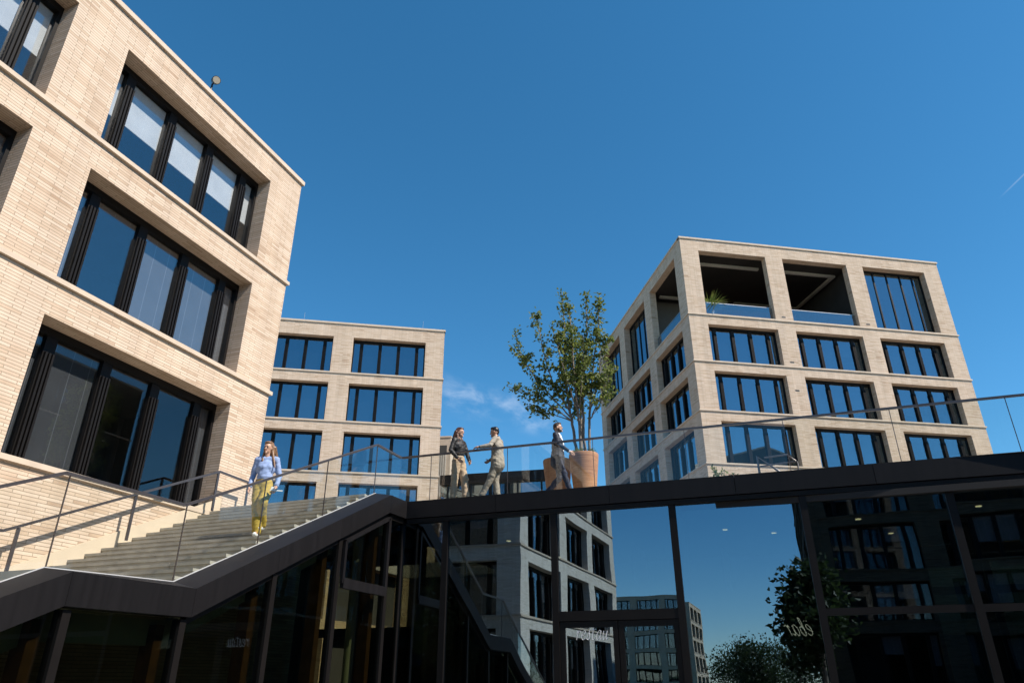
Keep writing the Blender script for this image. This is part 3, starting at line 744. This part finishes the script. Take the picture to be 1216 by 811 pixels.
w2 = [(LET['e'], 0), (dot1, 0), (dot2, 0), (LET['b'], .62), (LET['a'], 1.2), (LET['r'], 1.95)]
stroke_sign('script_sign', 'white neon word ebar with two dots, reading backwards inside the restaurant', w2, (8.06, 1.9, 2.36), fr_rot, .20, mirror=True, wd=.008, mat='neon_lit', slant=.3)

tr_ = thing('stair_rail', 'small dark tubular rail standing on the terrace left of the tall right block', 'handrail', (0, 0, 0))
MB().tube([(7.52, 1.62, 5.19), (7.52, 1.62, 5.90), (7.9, 1.62, 5.55), (8.0, 1.62, 5.4)], .03, 8).tube([(7.55, 1.62, 5.68), (8.3, 1.62, 5.72)], .018, 8).tube([(7.66, 1.62, 5.86), (8.12, 1.62, 5.88), (8.3, 1.62, 5.7), (8.3, 1.62, 5.19)], .018, 8).build('frame', 'rail_metal', tr_)

# ------------------------------------------------------------------ people
plain('skin', (.52, .30, .20), .5, var=.06, scale=20)
plain('skin_tan', (.42, .23, .15), .5, var=.06, scale=20)
plain('hair_light', (.20, .105, .05), .45, var=.35, scale=30)
plain('hair_brown', (.085, .032, .018), .4, var=.4, scale=30)
plain('hair_black', (.012, .009, .008), .4, var=.3, scale=30)
plain('hair_short', (.055, .032, .02), .6, var=.3, scale=40)
plain('blouse_blue', (.27, .36, .58), .75, var=.12, scale=6, bump=.3)
plain('trousers_mustard', (.42, .29, .04), .8, var=.12, scale=6, bump=.3)
plain('white_leather', (.75, .74, .72), .5, var=.04)
plain('blouse_black', (.014, .013, .013), .6, var=.3, scale=8, bump=.3)
plain('trousers_beige', (.46, .34, .23), .8, var=.1, scale=6, bump=.3)
plain('suit_grey', (.33, .29, .235), .8, var=.1, scale=7, bump=.3)
plain('suit_trousers', (.29, .255, .205), .8, var=.1, scale=7, bump=.3)
plain('suit_navy', (.012, .016, .032), .7, var=.2, scale=7, bump=.3)
plain('trousers_navy', (.012, .020, .048), .75, var=.2, scale=7, bump=.3)
plain('shirt_white', (.78, .78, .80), .8, var=.04)
plain('shirt_dark', (.015, .018, .03), .7, var=.2)
plain('shoe_dark', (.02, .015, .012), .4)
plain('eye', (.02, .015, .012), .2)
plain('lip', (.38, .13, .10), .5)
def V(*a): return Vector(a)
def capsule(bm, p0, p1, r0, r1, n=12):
    p0, p1 = Vector(p0), Vector(p1); d = p1 - p0
    for p, r in ((p0, r0), (p1, r1)):
        bmesh.ops.create_icosphere(bm, subdivisions=2, radius=r, matrix=Matrix.Translation(p))
    if d.length > 1e-4:
        q = d.to_track_quat('Z', 'Y').to_matrix().to_4x4()
        bmesh.ops.create_cone(bm, cap_ends=True, segments=n, radius1=r0, radius2=r1, depth=d.length, matrix=Matrix.Translation((p0 + p1) / 2) @ q)
def ellipsoid(bm, c, r, rot=None):
    m = Matrix.Translation(Vector(c)) @ (rot.to_matrix().to_4x4() if rot else Matrix()) @ Matrix.Diagonal((*r, 1))
    bmesh.ops.create_icosphere(bm, subdivisions=3, radius=1.0, matrix=m)
from mathutils import noise as mnoise
def solid(name, prims, mat, parent, voxel=.012, smooth=4, fold=0.0):
    """overlapping volumes fused into one continuous skin"""
    bm = bmesh.new()
    for p in prims:
        if p[0] == 'c': capsule(bm, *p[1:])
        else: ellipsoid(bm, *p[1:])
    me = bpy.data.meshes.new(name + '_raw'); bm.to_mesh(me); bm.free()
    tmp = bpy.data.objects.new('tmp', me); C.objects.link(tmp)
    rm = tmp.modifiers.new('r', 'REMESH'); rm.mode = 'VOXEL'; rm.voxel_size = voxel; rm.use_smooth_shade = True
    sm = tmp.modifiers.new('s', 'SMOOTH'); sm.iterations = smooth; sm.factor = .5
    dg = bpy.context.evaluated_depsgraph_get(); out = bpy.data.meshes.new_from_object(tmp.evaluated_get(dg))
    bpy.data.objects.remove(tmp); bpy.data.meshes.remove(me)
    if fold:
        nr_ = [v.normal.copy() for v in out.vertices]
        for v, vn in zip(out.vertices, nr_):
            c = v.co.copy(); q = mnoise.noise(Vector((c.x * 9, c.y * 9, c.z * 15 + c.x * 6))) + .6 * mnoise.noise(Vector((c.x * 20 + c.z * 14, c.y * 20, c.z * 24)))
            v.co = c + vn * q * fold
    out.name = name; out.materials.clear(); out.materials.append(M[mat]); out.polygons.foreach_set('use_smooth', [True] * len(out.polygons))
    return link(name, out, parent)
def hand(wrist, d, palm_n, side, k=1.0):
    """palm, four unequal curled fingers and a thumb leaving the side of the palm near its base"""
    d = Vector(d).normalized(); nrm = Vector(palm_n); nrm = (nrm - d * nrm.dot(d)).normalized(); s = d.cross(nrm).normalized() * side
    w = Vector(wrist); P = [('c', w, w + d * .045 * k, .024 * k, .03 * k), ('c', w + d * .04 * k - s * .018, w + d * .085 * k - s * .022, .02, .016), ('c', w + d * .04 * k + s * .018, w + d * .085 * k + s * .022, .02, .016)]
    for i, L in enumerate((.062, .074, .070, .055)):
        b = w + d * .085 * k + s * (.03 - .02 * i); m = b + (d + nrm * .25).normalized() * L * .55; e = m + (d + nrm * .95).normalized() * L * .5
        P += [('c', b, m, .0095, .009), ('c', m, e, .009, .0075)]
    b = w + d * .025 * k + s * .025; m = b + (d * .6 + s * .8 + nrm * .2).normalized() * .042; e = m + (d + s * .15 + nrm * .4).normalized() * .034
    P += [('c', b, m, .013, .011), ('c', m, e, .011, .0085)]
    return P
def person(name, label, loc, rotz, J, look, woman, mats, hair, jacket=None, shoes='shoe_dark', wide=0.0, beard=False, group=None, sc_=1.0):
    """J: joints in the person's own frame, +Y forwards, +X to the person's right, z up from the soles"""
    t = thing(name, label, 'person', loc, rotz, group); t.scale = (sc_,) * 3
    g = {k: Vector(v) for k, v in J.items()}
    sh = (g['sl'] + g['sr']) / 2; hip = (g['hl'] + g['hr']) / 2; ch = hip.lerp(sh, .68); wa = hip.lerp(sh, .34)
    nk = sh + V(0, .0, .03); up = (sh - hip).normalized(); hd = g.get('head', nk + up * .075 + V(0, .02, .115))
    hr = Euler((R(look[1]), 0, R(look[0])), 'XYZ'); hm = hr.to_matrix()
    def H(*v): return hd + hm @ Vector(v)
    b = []
    sw = .155 if woman else .175; cd = .105 if woman else .118
    b += [('e', hip + V(0, 0, .02), (.155 if woman else .15, .115, .13)), ('c', hip + V(0, .01, .08), wa, .115, .108 if woman else .125), ('c', wa, ch, .108 if woman else .125, .115), ('e', ch, (sw * .98, cd, .17)), ('c', g['sl'] * .8 + sh * .2, g['sr'] * .8 + sh * .2, .06, .06)]
    b += [('c', sh, hd + V(0, -.01, -.07), .056 if woman else .062, .05)]
    b += [('e', H(0, 0, .012), (.074, .092, .105), hr), ('e', H(0, .035, -.055), (.05, .05, .062), hr), ('c', H(0, .085, .0), H(0, .108, -.032), .009, .014), ('c', H(0, .076, -.078), H(0, .083, -.1), .02, .02), ('e', H(.074, -.005, -.015), (.012, .02, .032), hr), ('e', H(-.074, -.005, -.015), (.012, .02, .032), hr), ('c', H(.03, .08, .025), H(-.03, .08, .025), .014, .014)]
    for s in 'lr':
        b += [('c', g['s' + s], g['e' + s], .048 if woman else .054, .038), ('c', g['e' + s], g['w' + s], .038, .026)]
        dd = g['h' + s + 'd'] if ('h' + s + 'd') in g else (g['w' + s] - g['e' + s])
        b += hand(g['w' + s], dd, g.get('p' + s, V(1 if s == 'l' else -1, 0, 0)), 1 if s == 'r' else -1)
        b += [('c', g['h' + s], g['k' + s], .085, .056), ('c', g['k' + s], g['a' + s], .054, .036), ('c', g['a' + s], g['t' + s], .036, .028)]
    solid('body', b, mats['skin'], t, .0085, 3)
    # trousers
    o = .016
    p = [('e', hip + V(0, 0, .03), (.168 if woman else .163, .13, .145)), ('c', hip + V(0, .01, .06), wa + V(0, 0, -.02), .125, .118 if woman else .132)]
    for s in 'lr':
        an = g['k' + s].lerp(g['a' + s], .96)
        p += [('c', g['h' + s], g['k' + s], .098 + wide * .4, .07 + wide), ('c', g['k' + s], an, .068 + wide, .055 + wide)]
        kb = (g['k' + s] + V(0, .025, .03)); p += [('e', kb, (.06 + wide, .05 + wide, .07))]
    solid('trousers', p, mats['legs'], t, .012, 3, .011)
    MBelt = solid('belt', [('e', wa + V(0, 0, -.015), (.126 if woman else .14, .122 if woman else .136, .024))], mats.get('belt', 'shoe_dark'), t, .01, 2)
    # upper garment
    q = [('c', wa + V(0, 0, -.01), ch, .135 if woman else .142, .135), ('e', ch, (sw + .02, cd + .018, .18)), ('c', g['sl'] * .82 + sh * .18, g['sr'] * .82 + sh * .18, .072, .072), ('c', sh + V(0, -.012, 0), nk + V(0, -.008, .015), .068, .06)]
    if woman: q += [('e', ch + V(.07, .075, .01), (.07, .045, .065)), ('e', ch + V(-.07, .075, .01), (.07, .045, .065)), ('e', wa, (.15, .14, .06))]
    if jacket:
        q += [('c', wa + V(0, 0, -.02), hip + V(0, -.01, -.09), .146, .168), ('c', hip + V(.06, .01, .0), hip + V(.07, .0, -.13), .13, .125), ('c', hip + V(-.06, .01, .0), hip + V(-.07, .0, -.13), .13, .125)]
    for s in 'lr':
        cuff = g['e' + s].lerp(g['w' + s], .93)
        q += [('c', g['s' + s], g['e' + s], .066 if woman else .07, .054), ('c', g['e' + s], cuff, .054, .042 if not woman else .044)]
    solid('jacket' if jacket else 'blouse', q, mats['top'], t, .012, 3, .010)
    if jacket:
        f = V(0, 1, 0)
        solid('shirt', [('c', nk + V(0, .045, -.02), ch + V(0, .115, -.02), .055, .042), ('c', ch + V(0, .112, -.02), wa + V(0, .112, .0), .042, .036), ('c', nk + V(0, 0, -.01), nk + V(0, .01, .03), .066, .06)], mats['shirt'], t, .01, 2)
        for s in 'lr':
            cu = g['e' + s].lerp(g['w' + s], .95); solid('cuff', [('c', cu, g['w' + s], .036, .036)], mats['shirt'], t, .01, 1)
    # shoes
    for s in 'lr':
        a, toe = g['a' + s], g['t' + s]
        d = (toe - a); fl_ = V(d.x, d.y, 0).normalized() if V(d.x, d.y, 0).length > .01 else V(0, 1, 0)
        heel = a - fl_ * .045 + V(0, 0, -.045)
        solid('shoe', [('c', a + V(0, 0, -.01), heel, .048, .04), ('c', heel, toe + V(0, 0, -.005), .04, .036), ('c', toe, toe + fl_ * .03, .04, .03)], shoes, t, .01, 2)
    # face
    for sx in (-1, 1):
        MB().lathe([(0, -.011), (.008, -.008), (.011, 0), (.008, .008), (0, .011)], 10).build('eye', 'eye', t, H(sx * .03, .083, .004))
    solid('mouth', [('c', H(.018, .083, -.062), H(-.018, .083, -.062), .007, .007)], 'lip', t, .006, 1)
    # hair
    if hair[0] == 'long':
        h_ = [('e', H(0, -.026, .03), (.088, .092, .104), hr), ('c', H(.06, -.02, .03), H(.078, -.03, -.1), .035, .034), ('c', H(-.06, -.02, .03), H(-.078, -.03, -.1), .035, .034), ('e', H(0, .02, .088), (.07, .07, .038), hr)]
        for a in range(7):
            x = -.09 + .03 * a
            h_ += [('c', H(x, -.055, .0), sh + V(x * 1.15, -.10, -.0) + hair[2] * .5, .04, .036), ('c', sh + V(x * 1.15, -.10, 0) + hair[2] * .5, sh + V(x * 1.1, -.115, -hair[3] + .03 * abs(a - 3)) + hair[2], .036, .014)]
        for sx in (-1, 1):
            h_ += [('c', H(sx * .078, -.01, -.08), sh + V(sx * .10, .05, -.02) + hair[2] * .4, .03, .028), ('c', sh + V(sx * .10, .05, -.02) + hair[2] * .4, sh + V(sx * .105, .085, -hair[3] * .8) + hair[2], .028, .01)]
        if hair[2].length > .05:
            for z in (0, -.05, -.1): h_ += [('c', sh + V(0, -.05, z + .05), sh + hair[2] * 2.4 + V(0, 0, z * .6), .03, .006)]
        solid('hair', h_, hair[1], t, .009, 2)
    else:
        solid('hair', [('e', H(0, -.018, .042), (.080, .092, .088), hr), ('e', H(0, .03, .09), (.068, .06, .036), hr), ('c', H(.07, -.02, .03), H(.07, -.02, -.02), .014, .01), ('c', H(-.07, -.02, .03), H(-.07, -.02, -.02), .014, .01), ('c', H(0, -.075, .0), H(0, -.065, -.05), .04, .03)], hair[1], t, .009, 2)
    if beard:
        solid('beard', [('e', H(0, .03, -.078), (.058, .062, .04), hr), ('c', H(.058, .02, -.03), H(.05, .04, -.08), .016, .02), ('c', H(-.058, .02, -.03), H(-.05, .04, -.08), .016, .02)], hair[1], t, .008, 2)
    return t
# woman walking down the stairs: faces -Y (towards the landing), so her own +X (right) is world -X
z9 = 5.2 - RISE * 9
person('person', 'woman in light blue blouse and mustard trousers walking down the staircase', (-.90, -3.74, z9), R(180 + 22),
       dict(hl=(-.085, -.02, .90), hr=(.085, .0, .90), kl=(-.085, .20, .57), kr=(.04, .05, .48), al=(-.05, -.10, .24), ar=(-.01, .02, .085), tl=(-.04, .03, .16), tr=(-.02, .16, .03),
            sl=(-.165, .0, 1.40), sr=(.165, .0, 1.40), el=(-.24, -.06, 1.12), er=(.23, -.05, 1.12), wl=(-.25, .06, .89), wr=(.23, .04, .88)), (-14, -6), True,
       dict(skin='skin', top='blouse_blue', legs='trousers_mustard', belt='hair_light'), ('long', 'hair_light', V(-.08, .0, .02), .24), shoes='white_leather', wide=.022)
ph = thing('white_folder', 'thin white folder held in the left hand of the woman on the stairs', 'folder', (-.62, -3.86, z9 + .80), R(40))
MB().box(-.02, .20, -.006, .006, -.02, .0).box(.0, .05, -.01, .01, -.02, .05).build('cover', 'white_leather', ph)
# woman in black blouse facing right along the rail
person('person', 'long-haired woman in black blouse and beige trousers standing at the terrace rail', (1.02, .47, 5.2), R(-90 - 14),
       dict(hl=(-.085, 0, .93), hr=(.085, 0, .93), kl=(-.11, .10, .50), kr=(.10, -.02, .49), al=(-.14, .12, .085), ar=(.10, -.06, .085), tl=(-.15, .26, .03), tr=(.12, .08, .03),
            sl=(-.17, -.01, 1.42), sr=(.17, -.01, 1.42), el=(-.26, .04, 1.16), er=(.27, -.03, 1.15), wl=(-.19, .16, .97), wr=(.20, .13, .96)), (8, -4), True,
       dict(skin='skin', top='blouse_black', legs='trousers_beige', belt='trousers_beige'), ('long', 'hair_brown', V(0, -.02, 0), .30), wide=.018, sc_=1.0)
# man in light suit facing left, one arm along the rail
person('person', 'man in pale grey suit leaning one arm on the terrace handrail', (1.92, .62, 5.2), R(90 + 6),
       dict(hl=(-.085, 0, .90), hr=(.085, 0, .90), kl=(-.09, .12, .49), kr=(.08, .06, .49), al=(-.10, .34, .085), ar=(.08, .0, .085), tl=(-.11, .47, .03), tr=(.09, .14, .03),
            sl=(-.19, .0, 1.38), sr=(.19, -.02, 1.40), el=(-.34, .08, 1.18), er=(.24, .05, 1.12), wl=(-.38, .31, 1.15), wr=(.15, .22, .98), head=(0, .07, 1.60), pl=(0, 0, -1)), (6, -6), False,
       dict(skin='skin_tan', top='suit_grey', legs='suit_trousers', shirt='shirt_dark'), ('short', 'hair_black'), jacket=True, shoes='shoe_dark', wide=.01)
# man in navy striding right in front of the planters
person('person', 'bearded man in navy jacket and white shirt striding right before the planters', (3.26, .98, 5.2), R(-90 + 4),
       dict(hl=(-.085, 0, .92), hr=(.085, 0, .92), kl=(-.09, .0, .49), kr=(.08, .16, .50), al=(-.09, -.36, .12), ar=(.09, .30, .085), tl=(-.09, -.22, .04), tr=(.09, .44, .03),
            sl=(-.19, .0, 1.43), sr=(.19, .0, 1.43), el=(-.26, -.14, 1.18), er=(.26, .09, 1.17), wl=(-.25, -.1, .93), wr=(.22, .31, 1.0), pr=(-1, 0, -.2)), (4, 6), False,
       dict(skin='skin', top='suit_navy', legs='trousers_navy', shirt='shirt_white'), ('short', 'hair_short'), jacket=True, beard=True)

# ------------------------------------------------------------------ plants
def leafmat(name, c1, c2):
    m, n, l, p = nodes(name); out = n['Material Output']
    gi = n.new('ShaderNodeNewGeometry'); cr = n.new('ShaderNodeValToRGB'); l.new(gi.outputs['Random Per Island'], cr.inputs[0])
    cr.color_ramp.elements[0].color = (*c1, 1); cr.color_ramp.elements[1].color = (*c2, 1)
    l.new(cr.outputs[0], p.inputs['Base Color']); p.inputs['Roughness'].default_value = .5; p.inputs['Specular IOR Level'].default_value = .35
    tl = n.new('ShaderNodeBsdfTranslucent'); l.new(cr.outputs[0], tl.inputs[0])
    mx = n.new('ShaderNodeMixShader'); mx.inputs[0].default_value = .45; l.new(p.outputs[0], mx.inputs[1]); l.new(tl.outputs[0], mx.inputs[2]); l.new(mx.outputs[0], out.inputs['Surface'])
leafmat('leaf', (.06, .105, .022), (.25, .28, .07))
leafmat('leaf_dark', (.02, .035, .012), (.05, .075, .025))
plain('bark', (.20, .165, .13), .9, var=.4, scale=14, bump=.3)
plain('soil', (.05, .035, .025), .95, var=.3)
def potmat():
    m, n, l, p = nodes('terracotta')
    tc = n.new('ShaderNodeTexCoord'); mp = n.new('ShaderNodeMapping'); l.new(tc.outputs['Object'], mp.inputs[0]); mp.inputs['Scale'].default_value = (1.5, 1.5, 16)
    t = n.new('ShaderNodeTexNoise'); t.inputs['Scale'].default_value = 2.2; t.inputs['Detail'].default_value = 6; l.new(mp.outputs[0], t.inputs['Vector'])
    cr = n.new('ShaderNodeValToRGB'); l.new(t.outputs['Fac'], cr.inputs[0]); cr.color_ramp.elements[0].position = .3; cr.color_ramp.elements[1].position = .75
    cr.color_ramp.elements[0].color = (.33, .14, .06, 1); cr.color_ramp.elements[1].color = (.52, .265, .125, 1); l.new(cr.outputs[0], p.inputs['Base Color'])
    b = n.new('ShaderNodeBump'); b.inputs['Strength'].default_value = .2; b.inputs['Distance'].default_value = .01; l.new(t.outputs['Fac'], b.inputs['Height']); l.new(b.outputs[0], p.inputs['Normal']); p.inputs['Roughness'].default_value = .8
potmat()
def leaf(mb, p, size, rng, up=.3):
    d = Vector((rng.gauss(0, 1), rng.gauss(0, 1), rng.gauss(-.2, .8))).normalized()
    s = d.cross(Vector((rng.gauss(0, 1), rng.gauss(0, 1), rng.gauss(0, 1)))).normalized(); n_ = d.cross(s)
    a, b = size * rng.uniform(.6, 1.4), size * rng.uniform(.28, .42); f = n_ * b * .45
    mb.add([p, p + d * a * .45 + s * b + f, p + d * a, p + d * a * .45 - s * b + f], [(0, 1, 2), (0, 2, 3)])
def planter(name, label, x, y, r0, h, cat='planter'):
    t = thing(name, label, cat, (x, y, 5.19), 0, 'terracotta planters')
    MB().lathe([(0, .0), (r0 * .66, .0), (r0 * .67, .02), (r0 * .84, h * .5), (r0 * .985, h - .1), (r0, h - .02), (r0 * .985, h), (r0 * .93, h), (r0 * .92, h - .06), (0, h - .07)], 40).build('pot', 'terracotta', t)
    MB().lathe([(0, h - .05), (r0 * .92, h - .055)], 24).build('soil', 'soil', t)
    return t
PX, PY, PH = 3.66, 1.76, 1.19
planter('planter', 'large tapered terracotta planter holding the leafy tree, right of the man in navy', PX, PY, .35, PH)
pt2 = planter('planter', 'terracotta planter without a visible tree, half hidden behind the man in navy', 2.95, 1.95, .345, 1.17)
def tree_in_pot():
    t = thing('potted_tree', 'slim several-stemmed green tree growing from the terracotta planter', 'tree', (PX, PY, 5.19 + PH - .05))
    rng = random.Random(11); base = Vector((PX, PY, 5.19 + PH - .05))
    br = MB(); lf = MB(); tips = []
    def branch(pts, r0, r1, leaf_from=.3, dens=50, spread=.12, sub=True):
        P = [Vector(p) for p in pts]; dense = []; n = 8
        for i in range(len(P) - 1):
            p0, p1, p2, p3 = P[max(i - 1, 0)], P[i], P[i + 1], P[min(i + 2, len(P) - 1)]
            for k in range(n):
                u = k / n; dense.append(.5 * ((2 * p1) + (p2 - p0) * u + (2 * p0 - 5 * p1 + 4 * p2 - p3) * u * u + (3 * p1 - p0 - 3 * p2 + p3) * u ** 3) + Vector((rng.gauss(0, .008), rng.gauss(0, .008), 0)))
        dense.append(P[-1]); m = len(dense)
        br.tube([d - base for d in dense], [r0 + (r1 - r0) * i / (m - 1) for i in range(m)], 6)
        L = sum((dense[i + 1] - dense[i]).length for i in range(m - 1))
        for q in range(int(L * dens)):
            u = leaf_from + (1 - leaf_from) * rng.random(); i = min(int(u * (m - 1)), m - 2); p = dense[i].lerp(dense[i + 1], u * (m - 1) - i)
            sp = spread * (1.15 - .6 * u)
            leaf(lf, p + Vector((rng.gauss(0, sp), rng.gauss(0, sp), rng.gauss(0, sp * .9))) - base, .095, rng)
        if sub:
            for q in range(int(L * 3.6)):
                u = max(leaf_from * .9, .15) + rng.random() * (.95 - leaf_from); i = min(int(u * (m - 1)), m - 2); p = dense[i]
                d = (dense[min(i + 3, m - 1)] - dense[i]).normalized(); a = rng.random() * 6.283
                side = Vector((math.cos(a), math.sin(a), .15)); e = p + (d * .55 + side * .75).normalized() * rng.uniform(.2, .5) * (1.15 - .5 * u)
                branch([p, (p + e) / 2 + Vector((0, 0, .03)), e], .009, .003, .2, 80, .06, False)
    def y(v): return PY + v
    x = PX
    branch([(3.52, y(0), 6.3), (3.40, y(-.02), 7.3), (3.25, y(.05), 8.6), (3.28, y(.1), 9.7), (3.22, y(.1), 10.92)], .042, .008, .33)
    branch([(3.62, y(-.06), 6.3), (3.60, y(-.1), 7.4), (3.55, y(-.2), 8.8), (3.55, y(-.25), 9.6), (3.50, y(-.2), 10.4)], .040, .008, .34)
    branch([(3.70, y(.05), 6.3), (3.66, y(.1), 7.5), (3.75, y(.25), 8.9), (3.85, y(.2), 9.9), (3.87, y(.2), 10.82)], .040, .008, .34)
    branch([(3.80, y(-.02), 6.3), (3.86, y(0), 7.4), (4.0, y(.05), 8.6), (4.18, y(.05), 9.7), (4.27, y(0), 10.55)], .036, .007, .34)
    branch([(3.60, y(.14), 6.3), (3.55, y(.3), 7.5), (3.45, y(.6), 8.7), (3.4, y(.7), 9.9)], .034, .007, .36)
    branch([(3.38, y(0), 7.5), (3.0, y(-.05), 8.2), (2.72, y(-.05), 9.3), (2.55, y(0), 10.36)], .024, .006, .12)
    branch([(3.42, y(0), 7.3), (2.95, y(-.1), 7.9), (2.45, y(-.15), 8.6), (2.1, y(-.1), 9.3), (2.0, y(-.1), 9.9)], .022, .005, .2)
    branch([(3.45, y(-.05), 7.2), (3.0, y(-.2), 7.6), (2.4, y(-.3), 8.0), (1.83, y(-.3), 8.27)], .02, .005, .25)
    branch([(3.42, y(.05), 7.25), (2.95, y(.1), 7.5), (2.55, y(.1), 7.65), (2.28, y(.1), 7.8)], .015, .004, .3)
    branch([(3.86, y(0), 7.4), (4.05, y(.1), 8.1), (4.22, y(.1), 8.9), (4.32, y(.1), 9.5)], .022, .005, .25)
    branch([(3.84, y(0), 7.2), (4.15, y(-.1), 7.7), (4.38, y(-.1), 8.2), (4.45, y(-.1), 8.6)], .018, .004, .3)
    branch([(3.82, y(0), 7.15), (4.15, y(-.2), 7.5), (4.4, y(-.2), 7.8)], .012, .004, .4)
    branch([(3.6, y(-.1), 7.4), (3.45, y(-.5), 8.2), (3.3, y(-.7), 9.0), (3.2, y(-.75), 9.6)], .02, .005, .25)
    branch([(3.64, y(-.1), 7.5), (3.85, y(-.45), 8.3), (3.95, y(-.6), 9.2)], .02, .005, .25)
    br.build('stems', 'bark', t); lf.build('crown', 'leaf', t)
tree_in_pot()
def sprig(x, y, z, n, h, label, parent_name='terrace_plant'):
    t = thing(parent_name, label, 'plant', (x, y, z)); rng = random.Random(int(x * 100)); st_ = MB(); lf = MB()
    for k in range(n):
        e = Vector((rng.uniform(-.25, .25), rng.uniform(-.2, .2), h * rng.uniform(.6, 1)))
        st_.tube([(0, 0, 0), e * .5 + Vector((0, 0, .05)), e], .006, 5)
        for q in range(22): leaf(lf, e * rng.uniform(.45, 1.05) + Vector((rng.gauss(0, .035), rng.gauss(0, .035), rng.gauss(0, .03))), .07, rng)
    st_.build('stem', 'bark', t); lf.build('foliage', 'leaf', t)
sprig(6.75, 1.5, 5.19, 6, .58, 'small green shrub peeping over the terrace edge below the right block')
sprig(3.72, 1.70, 5.19 + PH - .06, 9, .16, 'low green underplanting at the rim of the tree planter', 'underplanting')
def loggia_plant():
    wm = Matrix.Translation((RLOC.x, RLOC.y, 0)) @ Matrix.Rotation(TH, 4, 'Z')
    p = wm @ Vector((2.1, 1.0, 23.56)); t = thing('loggia_plant', 'spiky green plant standing behind the glass guard of the top loggia', 'plant', p); rng = random.Random(5)
    MB().lathe([(0, 0), (.3, 0), (.38, .7), (0, .7)], 18).build('pot', 'black_lamp', t)
    lf = MB()
    for k in range(150):
        a = rng.random() * 6.28; el_ = rng.uniform(.25, 1.3); d = Vector((math.cos(a) * math.cos(el_), math.sin(a) * math.cos(el_), math.sin(el_))); s = d.cross(Vector((0, 0, 1))).normalized() * .035
        b = Vector((0, 0, .7)); L = rng.uniform(1.0, 2.0); q = b + d * L - Vector((0, 0, .25 * L * math.cos(el_)))
        lf.add([b + s * .4, b - s * .4, b + d * L * .55 - s, b + d * L * .55 + s, q], [(0, 1, 2, 3), (3, 2, 4)])
    lf.build('foliage', 'leaf', t)
loggia_plant()
def big_tree(label, x, y, h, rw, seed, n=4500, z=0):
    t = thing('courtyard_tree', label, 'tree', (x, y, z), 0, 'trees behind the courtyard'); rng = random.Random(seed)
    tr = MB().tube([(0, 0, 0), (.1, 0, h * .4), (0, .1, h * .9)], [.022 * h, .016 * h, .004 * h], 8); lf = MB()
    for k in range(34):
        a = rng.random() * 6.28; zz = h * rng.uniform(.3, .98); r_ = rw * math.sqrt(max(.05, 1 - ((zz / h - .52) / .52) ** 2)) * rng.uniform(.35, 1)
        c = Vector((math.cos(a) * r_, math.sin(a) * r_, zz)); tr.tube([(0, 0, zz * .75), c * .6 + Vector((0, 0, zz * .33)), c], [.008 * h, .005 * h, .002 * h], 5)
        cr_ = rw * rng.uniform(.18, .34)
        for q in range(n // 34): leaf(lf, c + Vector((rng.gauss(0, cr_), rng.gauss(0, cr_), rng.gauss(0, cr_ * .8))), .05 * h, rng)
    tr.build('trunk', 'bark', t); lf.build('crown', 'leaf_dark', t)
big_tree('dark leafy tree mirrored beside the shaded block in the restaurant glass', 10.9, -30.5, 7.4, 1.7, 3)
big_tree('bushy tree mirrored low between the far block and the dark tree', 8.0, -58, 4.6, 2.2, 4)
big_tree('farther bushy tree mirrored low behind the small far block', 6.0, -112, 7.0, 4.5, 6)
big_tree('broad dark tree behind the courtyard right of the mirrored far block', 12.5, -76, 5.2, 3.6, 9)
